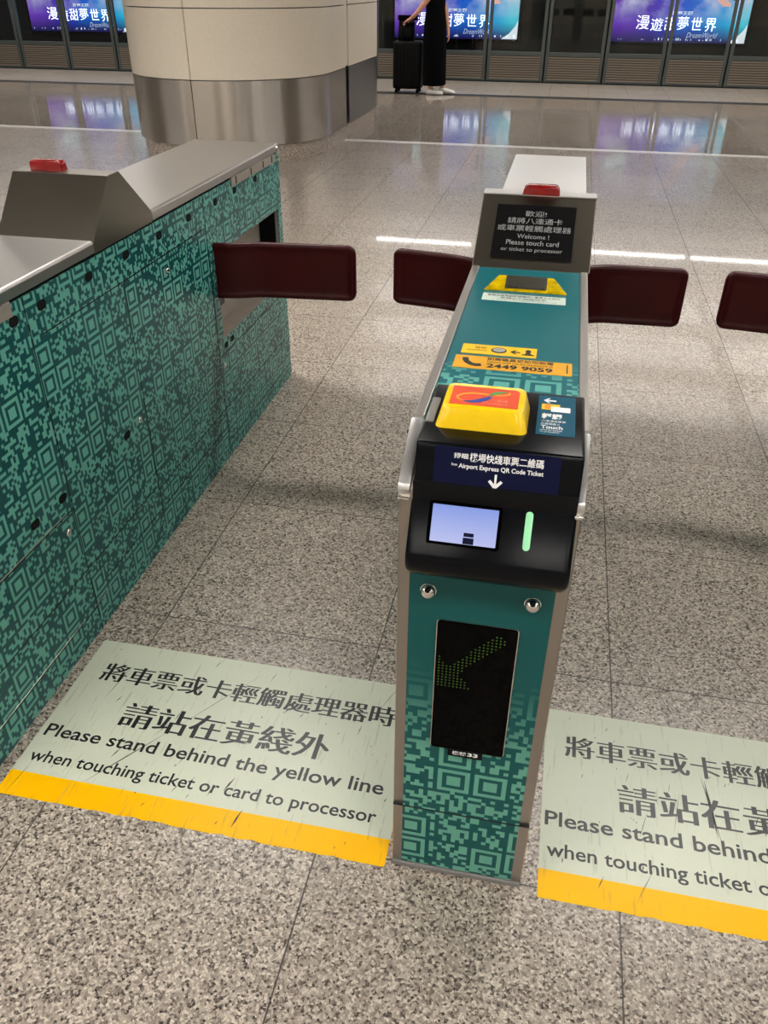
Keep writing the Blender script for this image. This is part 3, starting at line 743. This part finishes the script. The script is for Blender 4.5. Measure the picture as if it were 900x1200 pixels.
    obj('display_screen', frame_prism(NB(), rrect(-0.4085, -0.2285, 0.030, 0.188, 0.002), Oh, U, Vh, 0.0012), 'lcd', hd)
    bm = NB(); Oq = Oh + Nh * 0.0013; cxm = -0.3185
    for s_, w_, y_, h_, bo in (('歡迎!', 0.048, 0.1535, 0.0165, 0.0), ('請將八達通卡', 0.124, 0.1315, 0.0175, 0.0), ('或車票輕觸處理器', 0.166, 0.109, 0.0175, 0.0),
                               ('Welcome !', 0.072, 0.088, 0.013, 0.0), ('Please touch card', 0.118, 0.069, 0.014, 0.0), ('or ticket to processor', 0.137, 0.0475, 0.014, 0.0)):
        txt(bm, s_, Oq, U, Vh, cxm - w_ / 2, cxm + w_ / 2, y_, h_, bo)
    obj('display_text', bm, 'lcd_text', hd)
    obj('beacon', prism(NB(), [(-0.356, 1.061), (-0.269, 1.061), (-0.272, 1.076), (-0.278, 1.082), (-0.346, 1.082), (-0.353, 1.076)], 'y', 0.452, 0.485, 0.003, 2), 'red_lens', t, 40, label='red beacon lens')
    # rear cover
    obj('rear_lid', box(NB(), GX0 + 0.001, GX1 - 0.001, 0.60, GY1 - 0.001, 0.938, 0.9465, 0.003, 2), 'steel_lid', t, 40)
    # flaps
    obj('flap', flap_mesh([(-0.415, 0.93), (-0.50, 0.945), (-0.58, 0.975), (-0.767, 1.005)], 0.588, 0.768), 'flap', t, 60, label='dark red padded flap on the left side')
    obj('flap', flap_mesh([(-0.22, 0.955), (-0.15, 0.965), (-0.115, 0.992), (0.140, 1.0)], 0.578, 0.762), 'flap', t, 60, label='dark red padded flap on the right side')
    return t
gate = make_gate()

# the next gate to the right, its cabinet just outside the frame, with a longer left flap
PITCH = 1.16
def next_gate():
    flaps = [c for c in gate.children if c.name.split('.')[0] == 'flap']
    g2 = copy_tree(gate, None, skip=(flaps[0],))
    g2.location.x += PITCH
    g2['label'] = 'neighbouring ticket gate whose dark red flap reaches in at the right edge'
    g2['category'] = 'ticket gate'
    x = GX0 + PITCH
    obj('flap', flap_mesh([(x + 0.03, 0.93), (x - 0.05, 0.945), (x - 0.13, 0.985), (0.250, 1.025)], 0.578, 0.758), 'flap', g2, 60, label='dark red padded flap reaching left')
next_gate()

# ================================================================== WIDE GATE ON THE LEFT
def wide_gate():
    x0, x1, y0, y1 = -1.692, -1.352, -0.605, 1.655
    t = thing('ticket_gate', 'wide ticket gate on the left, its whole side wrapped in a teal pixel print', 'ticket gate', ((x0 + x1) / 2, y0, 0))
    obj('cabinet', box(NB(), x0, x1 - 0.07, y0, y1 - 0.004, 0.0, 0.89, 0.003, 1), 'steel_frame', t)
    # right side skin with the flap opening cut out
    oy0, oy1, oz0, oz1 = 0.948, 1.612, 0.435, 0.722
    bm = NB(); xs = (x1 - 0.069, x1)
    for q in ((y0, oy0, 0.0, 0.918), (oy1, y1, 0.0, 0.918), (oy0, oy1, 0.0, oz0), (oy0, oy1, oz1, 0.918)): box(bm, xs[0], xs[1], *q)
    bmesh.ops.remove_doubles(bm, verts=bm.verts, dist=1e-5)
    sk = obj('side_panel', bm, 'wrap_side', t)
    obj('opening_lining', box(NB(), x1 - 0.0695, x1 - 0.0675, oy0 - 0.005, oy1 + 0.005, oz0 - 0.005, oz1 + 0.005), 'grey_lining', sk)
    bm = NB(); box(bm, x1 - 0.068, x1 - 0.001, oy1 - 0.045, oy1 - 0.001, oz0, oz1, 0.002, 1)
    obj('opening_edge', bm, 'black', sk)
    bm = NB()
    for a, b, z0, z1 in ((oy0, oy1, oz0 - 0.0005, oz0 + 0.0015), (oy0, oy1, oz1 - 0.0015, oz1 + 0.0005)): box(bm, x1 - 0.067, x1 - 0.0005, a, b, z0, z1)
    obj('opening_sill', bm, 'grey_lining', sk)
    # panel joints (thin grooves between the cover plates)
    bm = NB(); e = 0.0006; w = 0.003
    def V(y, za, zb): box(bm, x1 - 0.002, x1 + e, y - w / 2, y + w / 2, za, zb)
    def H(z, ya, yb): box(bm, x1 - 0.002, x1 + e, ya, yb, z - w / 2, z + w / 2)
    V(-0.082, 0.0, 0.915); V(0.342, 0.10, 0.82); V(0.895, 0.0, 0.915); V(-0.03, 0.13, 0.20); V(0.905, 0.09, 0.20)
    H(0.822, -0.04, 0.895); H(0.390, y0, -0.085); H(0.203, y0, 0.34); H(0.078, y0, -0.05); H(0.385, 0.90, y1 - 0.01); H(0.19, 0.34, y1 - 0.01); H(0.06, 0.9, y1 - 0.01); H(0.121, -0.03, 0.9)
    obj('panel_joint', bm, 'dark_joint', sk)
    for z, ya, yb in ((0.083, y0, -0.15), (0.3945, y0, -0.12), (0.083, -0.09, 0.02)): obj('scraped_edge', box(NB(), x1, x1 + 0.0008, ya, yb, z - 0.0012, z + 0.0012), 'chrome', sk)
    for y, z in ((-0.126, 0.882), (-0.021, 0.882), (0.185, 0.882), (0.376, 0.881), (0.576, 0.880), (0.780, 0.880), (0.994, 0.879), (1.169, 0.880), (1.376, 0.878), (-0.112, 0.438), (-0.229, 0.440), (0.221, 0.435), (0.96, 0.408), (1.02, 0.410)):
        obj('slot_hole', prism(NB(), rrect(y - 0.0165, y + 0.0165, z - 0.0105, z + 0.0105, 0.0095, 6), 'x', x1 - 0.001, x1 + 0.0007), 'black_matt', sk)
    for y, z in ((0.299, 0.444), (-0.124, 0.346), (0.594, 0.777), (0.925, 0.344), (1.58, 0.40)):
        bm = NB(); cyl(bm, (x1, y, z), (1, 0, 0), 0.0105, 0.002, 18); ball(bm, (x1 + 0.002, y, z), 0.008, (0.55, 1, 1), 14)
        obj('lock_screw', bm, 'chrome', sk, 40)
    # steel top: near lid, hump, far lid with folded side lips
    def lid(name, ya, yb):
        bm = NB(); prism(bm, [(x0, 0.928), (x0, 0.951), (x0 + 0.006, 0.956), (x1 + 0.001, 0.956), (x1 + 0.006, 0.951), (x1 + 0.006, 0.928)], 'y', ya, yb, 0.0015, 1)
        return obj(name, bm, 'steel_bank', t)
    lid('near_lid', y0, 0.223); fl = lid('far_lid', 0.541, y1 - 0.01)
    obj('top_shadow_gap', box(NB(), x0 + 0.004, x1 - 0.004, y0 + 0.01, y1 - 0.015, 0.88, 0.93), 'black_matt', t)
    obj('hump', prism(NB(), [(0.225, 0.926), (0.225, 0.954), (0.343, 1.080), (0.400, 1.080), (0.539, 0.956), (0.539, 0.926)], 'x', x0 + 0.09, x1 + 0.006, 0.0015, 1), 'steel_face', t)
    obj('beacon', prism(NB(), [(-1.565, 1.079), (-1.478, 1.079), (-1.481, 1.098), (-1.486, 1.104), (-1.558, 1.104), (-1.564, 1.098)], 'y', 0.362, 0.392, 0.003, 2), 'red_lens', t, 40, label='red beacon lens')
    hb = obj('hinge_strip', box(NB(), x1 - 0.002, x1 + 0.0045, 1.14, 1.60, 0.896, 0.9255, 0.001, 1), 'grey_lining', t)
    obj('hinge_strip', box(NB(), x1 - 0.002, x1 + 0.0045, -0.52, -0.128, 0.894, 0.9255, 0.001, 1), 'grey_lining', t)
    for y in (1.18, 1.33, 1.46, 1.56): obj('hinge_knuckle', cyl(NB(), (x1 + 0.004, y, 0.9), (0, 0, 1), 0.003, 0.022, 10), 'dark_joint', hb)
    obj('lid_lock', cyl(NB(), (x1 + 0.005, 1.615, 0.940), (1, 0, 0), 0.009, 0.007, 16), 'chrome', t, 40)
    obj('flap', flap_mesh([(-1.402, 0.938), (-1.36, 0.945), (-1.28, 0.955), (-1.225, 0.985), (-0.892, 1.012)], 0.580, 0.764), 'flap', t, 60)
    obj('flap_bracket', box(NB(), x1 - 0.05, x1 - 0.004, 0.955, 1.0, 0.545, 0.585, 0.003, 1), 'black', t)
wide_gate()

# ================================================================== FLOOR STICKERS
def floor_sticker(dx, label, cut):
    x0, x1, y0, ys, y1 = -1.322 + dx, -0.458 + dx, -0.619, -0.557, -0.125
    t = thing('floor_sticker', label, 'floor sticker', ((x0 + x1) / 2, y0, 0), 'floor stickers before the gates')
    ph = obj('message_field', frame_prism(NB(), [(x0, ys), (x1 - 0.0, ys), (x1, y1 + 0.0), (x0, y1 + 0.0)], (0, 0, 0), X3, Y3, 0.0010), 'sticker_pale', t)
    # yellow strip with a slightly worn lower edge
    rn = random.Random(5 + int(dx * 10)); lowp = [(x0, y0)]
    n = 40
    for k in range(1, n): lowp.append((x0 + (x1 - x0) * k / n, y0 + (0.004 * rn.random() if rn.random() < 0.3 else 0.0)))
    lowp += [(x1, y0), (x1, ys), (x0, ys)]
    obj('yellow_strip', frame_prism(NB(), lowp, (0, 0, 0), X3, Y3, 0.0011), 'sticker_yellow', t)
    O = (dx * 0.995, 0, 0.0011); bm = NB()
    txt(bm, '將車票或卡輕觸處理器時', O, X3, Y3, -1.268, -0.510, -0.263, 0.061, -0.006, smear=0.030)
    txt(bm, '請站在黃綫外', O, X3, Y3, -1.153, -0.643, -0.392, 0.074, -0.006, smear=0.030)
    txt(bm, 'Please stand behind the yellow line', O, X3, Y3, -1.308, -0.496, -0.4655, 0.0475, 0.014)
    txt(bm, 'when touching ticket or card to processor', O, X3, Y3, -1.302, -0.497, -0.5365, 0.0425, 0.012)
    obj('lettering', bm, 'ink_grey', ph)
    bm = NB()
    for k in range(46):
        x = x0 + 0.02 + (x1 - x0 - 0.04) * rn.random(); y = y0 + 0.02 + (y1 - y0 - 0.04) * rn.random()
        L = 0.006 + 0.03 * rn.random() ** 3; a = math.radians(62 + 22 * rn.random()) ; w = 0.0007 + 0.0012 * rn.random()
        if k < 5: L = 0.05 + 0.08 * rn.random(); w = 0.0009
        d = Vector((math.cos(a), math.sin(a))); nn = Vector((-d.y, d.x))
        pts = [(x - d.x * L / 2, y - d.y * L / 2), (x + nn.x * w, y + nn.y * w), (x + d.x * L / 2, y + d.y * L / 2), (x - nn.x * w * 0.6, y - nn.y * w * 0.6)]
        pts = [(min(max(p[0], x0 + 0.002), x1 - 0.002), min(max(p[1], y0 + 0.006), y1 - 0.002)) for p in pts]
        frame_prism(bm, pts[::-1], (0, 0, 0.00118), X3, Y3, 0.00012)
    if cut:
        for (xa, ya, xb, yb, w) in cut: 
            d = Vector((xb - xa, yb - ya)).normalized(); nn = Vector((-d.y, d.x)) * w
            frame_prism(bm, [(xa, ya), (xa * .6 + xb * .4 - nn.x, ya * .6 + yb * .4 - nn.y), (xb, yb), (xa * .5 + xb * .5 + nn.x, ya * .5 + yb * .5 + nn.y)], (0, 0, 0.0012), X3, Y3, 0.00012)
    obj('scuff_marks', bm, 'ink', ph)['kind'] = 'stuff'
    return t
floor_sticker(0.0, 'pale green and yellow floor sticker between the two gates, its message fully readable', [(-1.15, -0.56, -1.02, -0.38, 0.0014), (-1.02, -0.38, -0.86, -0.15, 0.0007), (-0.838, -0.515, -0.824, -0.475, 0.0024), (-0.79, -0.60, -0.78, -0.55, 0.0022)])
floor_sticker(1.166, 'pale green and yellow floor sticker right of the middle gate, cut off by the frame', [(0.194, -0.268, 0.206, -0.42, 0.0035), (0.186, -0.25, 0.214, -0.44, 0.0016)])

# ================================================================== POSTERS ON THE TRACKSIDE WALL
def posters():
    Yp = 15.82
    for n, (x, lab) in enumerate(((-11.22, 'glowing purple and blue poster beyond the glass left of the pillar'),
                                  (-3.66, 'glowing blue poster beyond the glass behind the person in black'),
                                  (0.32, 'glowing purple and blue poster beyond the glass at the upper right'))):
        z = 0.56; w = 2.30; h = 1.55
        t = thing('poster', lab, 'poster', (x, Yp, z), 'lit posters on the track wall')
        fr = NB(); box(fr, x - 0.05, x + w + 0.05, Yp + 0.012, Yp + 0.17, z - 0.06, z + h + 0.06, 0.01, 1)
        obj('frame', fr, 'black_matt', t)
        pn = obj('picture', box(NB(), x, x + w, Yp, Yp + 0.011, z, z + h), 'poster', t)
        O = (x, Yp, z); bm = NB()
        for ch, a, b, y_, h_ in (('漫', 0.41, 0.63, 0.20, 0.21), ('遊', 0.665, 0.865, 0.18, 0.19), ('甜', 0.90, 1.08, 0.19, 0.20), ('夢', 1.115, 1.30, 0.20, 0.20), ('世', 1.35, 1.53, 0.20, 0.19), ('界', 1.585, 1.77, 0.18, 0.20)):
            txt(bm, ch, O, X3, Z3, a, b, y_, h_, -0.008, smear=0.008)
        txt(bm, '甜夢王國', O, X3, Z3, 1.00, 1.34, 0.42, 0.06, 0.02)
        txt(bm, 'DreamWorld', O, X3, Z3, 1.30, 1.80, 0.08, 0.08, -0.015, slant=0.3)
        rn = random.Random(n)
        for k in range(36):
            a = 0.05 + 2.2 * rn.random(); hh = 0.01 + 0.03 * rn.random()
            frame_prism(bm, [(a, 0.035), (a + 0.012, 0.035), (a + 0.012, 0.035 + hh), (a, 0.035 + hh)], O, X3, Z3, 0.0004)
        # crescent at the lower right corner
        frame_prism(bm, [(2.0, 0.005), (2.295, 0.005), (2.295, 0.30), (2.24, 0.20), (2.14, 0.09)], O, X3, Z3, 0.0004)
        obj('lettering', bm, 'poster_white', pn)
        bm = NB(); tube(bm, [(x + 1.42, Yp - 0.004, z + 1.35), (x + 1.55, Yp - 0.004, z + 0.98), (x + 1.72, Yp - 0.004, z + 0.72), (x + 1.86, Yp - 0.004, z + 0.60), (x + 1.95, Yp - 0.004, z + 0.57)], [0.09, 0.085, 0.07, 0.055, 0.02], 10)
        bmesh.ops.scale(bm, vec=(1, 0.03, 1), verts=bm.verts, space=Matrix.Translation((0, -(Yp - 0.004), 0)))
        obj('arm_picture', bm, 'poster_skin', pn)
        bm = NB()
        for a, b, rr in ((1.98, 0.82, 0.11), (2.12, 0.74, 0.08), (2.16, 0.92, 0.10), (0.34, 0.86, 0.13), (0.52, 0.80, 0.10), (0.24, 1.04, 0.12), (0.48, 1.02, 0.11)): frame_prism(bm, circ(a, b, rr, n=18), (x, Yp - 0.001, z), X3, Z3, 0.001)
        obj('badge_picture', bm, 'poster_pale', pn)
        bm = NB()
        for a, b, rr in ((2.02, 0.67, 0.05), (1.94, 0.70, 0.04), (0.30, 0.70, 0.06), (0.42, 0.68, 0.06), (0.55, 0.66, 0.045)): frame_prism(bm, rrect(a - rr, a + rr, b - rr * 0.7, b + rr * 1.1, 0.01), (x, Yp - 0.002, z), X3, Z3, 0.001)
        obj('bottle_picture', bm, 'poster_dark', pn)
posters()

# ================================================================== PERSON WITH SUITCASE
def person():
    px, py = -2.36, 12.28
    t = thing('person', 'person in a long black sleeveless dress and white shoes, holding a suitcase by its handle', 'person', (px, py, 0))
    vs, es, rad = [], [], []
    def node(p, r, par=None, ry=None):
        vs.append((px + p[0], py + p[1], p[2])); rad.append((r, ry or r)); i = len(vs) - 1
        if par is not None: es.append((par, i))
        return i
    # faces +x (to the right), seen from her right side; y axis of the figure is across her shoulders
    pel = node((0.00, 0, 0.93), 0.135, None, 0.115)
    wai = node((0.00, 0, 1.08), 0.115, pel, 0.10); che = node((-0.01, 0, 1.24), 0.135, wai, 0.11)
    nkb = node((-0.01, 0, 1.39), 0.062, che); nk = node((0.005, 0, 1.45), 0.05, nkb); hd0 = node((0.02, 0, 1.53), 0.078, nk); hd1 = node((0.02, 0, 1.60), 0.088, hd0); node((0.01, 0, 1.67), 0.062, hd1)
    node((0.105, 0, 1.55), 0.014, hd0)          # nose
    for s in (-1, 1):
        hip = node((0.0, 0.085 * s, 0.86), 0.09, pel)
        kx = 0.02 if s < 0 else 0.10
        fx = -0.02 if s < 0 else 0.14
        kn = node((kx, 0.085 * s, 0.49), 0.058, hip); cf = node((kx * 0.6 + fx * 0.4 - 0.02, 0.08 * s, 0.34), 0.05, kn)
        an = node((fx, 0.08 * s, 0.10), 0.036, cf); he = node((fx, 0.08 * s, 0.055), 0.036, an); node((fx + 0.12, 0.08 * s - 0.01, 0.035), 0.03, he)
    def hand(w, d, down, s, par, curl):
        # palm then five fingers of unequal lengths
        w, d, down = Vector(w), Vector(d).normalized(), Vector(down).normalized(); sd = d.cross(down).normalized()
        p = w + d * 0.045; pi = node(tuple(p), 0.022, par)
        for k, L in enumerate((0.062, 0.072, 0.068, 0.052)):
            b = p + d * 0.035 + sd * (k - 1.5) * 0.019
            i = node(tuple(b), 0.0085, pi); m = b + (d + down * curl * 0.5) * L * 0.5; i = node(tuple(m), 0.008, i); node(tuple(m + (d * (1 - curl * 0.6) + down * curl) * L * 0.5), 0.007, i)
        b = p - sd * 0.03 + down * 0.01; i = node(tuple(b), 0.010, pi); node(tuple(b + (d * 0.7 + down * 0.5 - sd * 0.3) * 0.045), 0.008, i)
    # right arm (near the camera) reaches back and down to the handle
    sh = node((-0.02, -0.16, 1.34), 0.055, che); el = node((-0.24, -0.17, 1.075), 0.038, sh); wr = node((-0.365, -0.08, 0.985), 0.025, el)
    hand((-0.365, -0.08, 0.985), (-0.85, 0.35, -0.35), (0.3, 0.1, -1), 1, wr, 0.8)
    # left arm hangs by her front
    sh = node((0.02, 0.15, 1.34), 0.055, che); el = node((0.13, 0.17, 1.08), 0.040, sh); wr = node((0.185, 0.13, 0.83), 0.026, el)
    hand((0.185, 0.13, 0.83), (0.12, -0.05, -1), (-1, -0.3, 0), -1, wr, 0.5)
    me = bpy.data.meshes.new('body'); me.from_pydata([Vector(v) - Vector((px, py, 0)) for v in vs], es, []); 
    o = bpy.data.objects.new('body_tmp', me); COL.objects.link(o)
    md = o.modifiers.new('skin', 'SKIN'); md.branch_smoothing = 0.4; md.use_smooth_shade = True
    sv = me.skin_vertices[0].data
    for i, r in enumerate(rad): sv[i].radius = r; sv[i].use_root = (i == 0)
    s2 = o.modifiers.new('sub', 'SUBSURF'); s2.levels = 1; s2.render_levels = 1
    dg = bpy.context.evaluated_depsgraph_get(); m2 = bpy.data.meshes.new_from_object(o.evaluated_get(dg)); m2.name = 'body'
    bpy.data.objects.remove(o)
    m2.materials.clear(); m2.materials.append(M['skin'])
    for f in m2.polygons: f.use_smooth = True
    bo = bpy.data.objects.new('body', m2); COL.objects.link(bo); bo.parent = t
    # dress: lofted ellipses from hem to shoulders, slit at the front edge
    def ell(cx, cy, z, rx, ry, wav=0.0):
        return [(px + cx + (rx + wav * math.sin(7 * a)) * math.cos(a), py + cy + (ry + wav * math.sin(5 * a + 1)) * math.sin(a), z) for a in [2 * math.pi * k / 28 for k in range(28)]]
    secs = [ell(0.005, 0, 0.125, 0.165, 0.19, 0.012), ell(0.01, 0, 0.14, 0.172, 0.195, 0.012), ell(0.005, 0, 0.40, 0.172, 0.19, 0.010), ell(0.0, 0, 0.70, 0.172, 0.185, 0.006), ell(0, 0, 0.93, 0.165, 0.185, 0.003),
            ell(0, 0, 1.10, 0.140, 0.155), ell(-0.005, 0, 1.24, 0.150, 0.165), ell(-0.01, 0, 1.33, 0.120, 0.150), ell(-0.01, 0, 1.385, 0.078, 0.105), ell(-0.01, 0, 1.40, 0.07, 0.08)]
    obj('dress', loft(NB(), secs), 'dress', t, 50)
    for s, fx in ((-1, -0.02), (1, 0.14)):
        cy = 0.08 * s - 0.005
        def sh_sec(x, w, h, z0): return [(px + x, py + cy + w * math.cos(a), max(z0, z0 + h * 0.5 + h * 0.5 * math.sin(a))) for a in [2 * math.pi * k / 14 for k in range(14)]]
        bm = loft(NB(), [sh_sec(fx - 0.065, 0.018, 0.05, 0.004), sh_sec(fx - 0.055, 0.036, 0.085, 0.0), sh_sec(fx + 0.0, 0.042, 0.095, 0.0), sh_sec(fx + 0.05, 0.043, 0.08, 0.0), sh_sec(fx + 0.12, 0.048, 0.06, 0.0), sh_sec(fx + 0.17, 0.04, 0.05, 0.0), sh_sec(fx + 0.19, 0.018, 0.03, 0.004)])
        obj('shoe', bm, 'shoe', t, 50)
    bm = NB(); ball(bm, (px - 0.005, py, 1.625), 0.108, (1.0, 0.95, 1.0), 18)
    for v in bm.verts:
        dx_, dz_ = v.co.x - px, v.co.z
        if dx_ > 0.06 and dz_ < 1.65: v.co.x = px + 0.06
    tube(bm, [(px - 0.08, py, 1.62), (px - 0.105, py, 1.52), (px - 0.10, py, 1.40), (px - 0.10, py, 1.27)], [0.07, 0.075, 0.065, 0.03], 12)
    obj('hair', bm, 'hair', t, 60)
    for s in (-1, 1): obj('eye', ball(NB(), (px + 0.098, py + 0.032 * s, 1.575), 0.011, (0.6, 1, 0.7), 10), 'ink', t)
    obj('mouth', ball(NB(), (px + 0.098, py, 1.505), 0.016, (0.5, 1, 0.35), 10), 'red_ink', t)
person()

def suitcase():
    x0, x1, y0, y1 = -3.0, -2.56, 12.30, 12.58
    t = thing('suitcase', 'large black upright suitcase standing beside the person in black', 'suitcase', ((x0 + x1) / 2, (y0 + y1) / 2, 0))
    sh = obj('shell', box(NB(), x0, x1, y0, y1, 0.055, 0.70, 0.035, 4), 'case', t, 50)
    bm = NB()
    for k in range(7): box(bm, x0 + 0.05 + k * 0.055, x0 + 0.072 + k * 0.055, y0 - 0.004, y0 + 0.02, 0.10, 0.66, 0.004, 1)
    obj('shell_ribs', bm, 'case', sh)
    for x in (x0 + 0.055, x1 - 0.055):
        for y in (y0 + 0.05, y1 - 0.05):
            bm = NB(); cyl(bm, (x, y - 0.012, 0.028), (0, 1, 0), 0.028, 0.024, 16); box(bm, x - 0.012, x + 0.012, y - 0.016, y + 0.016, 0.03, 0.07)
            obj('wheel', bm, 'black', t, 40)
    bm = NB()
    for x in (-2.87, -2.68): tube(bm, [(x, y0 - 0.03 + 0.06, 0.69), (x, y0 - 0.03 + 0.06, 0.94)], 0.008)
    tube(bm, [(-2.882, y0 + 0.03, 0.945), (-2.668, y0 + 0.03, 0.945)], 0.014)
    obj('pull_handle', bm, 'case', t, 40)
suitcase()
def bag():
    x0, x1, y0, y1 = -2.95, -2.70, 12.385, 12.56
    t = thing('bag', 'small black bag resting on top of the tall black suitcase', 'bag', ((x0 + x1) / 2, (y0 + y1) / 2, 0.70))
    obj('bag_body', prism(NB(), rrect(x0, x1, y0, y1, 0.05, 5), 'z', 0.7005, 0.985, 0.02, 3, top=rrect(x0 + 0.015, x1 - 0.02, y0 + 0.03, y1 - 0.03, 0.05, 5)), 'dress', t, 60)
    obj('bag_flap', prism(NB(), rrect(x0 - 0.005, x1 + 0.045, y0 + 0.01, y1 - 0.01, 0.05, 5), 'z', 0.965, 1.03, 0.02, 3), 'dress', t, 60)
    obj('zip_pocket', box(NB(), x0 + 0.03, x1 - 0.03, y0 - 0.012, y0 + 0.02, 0.74, 0.88, 0.01, 2), 'case', t, 60)
bag()
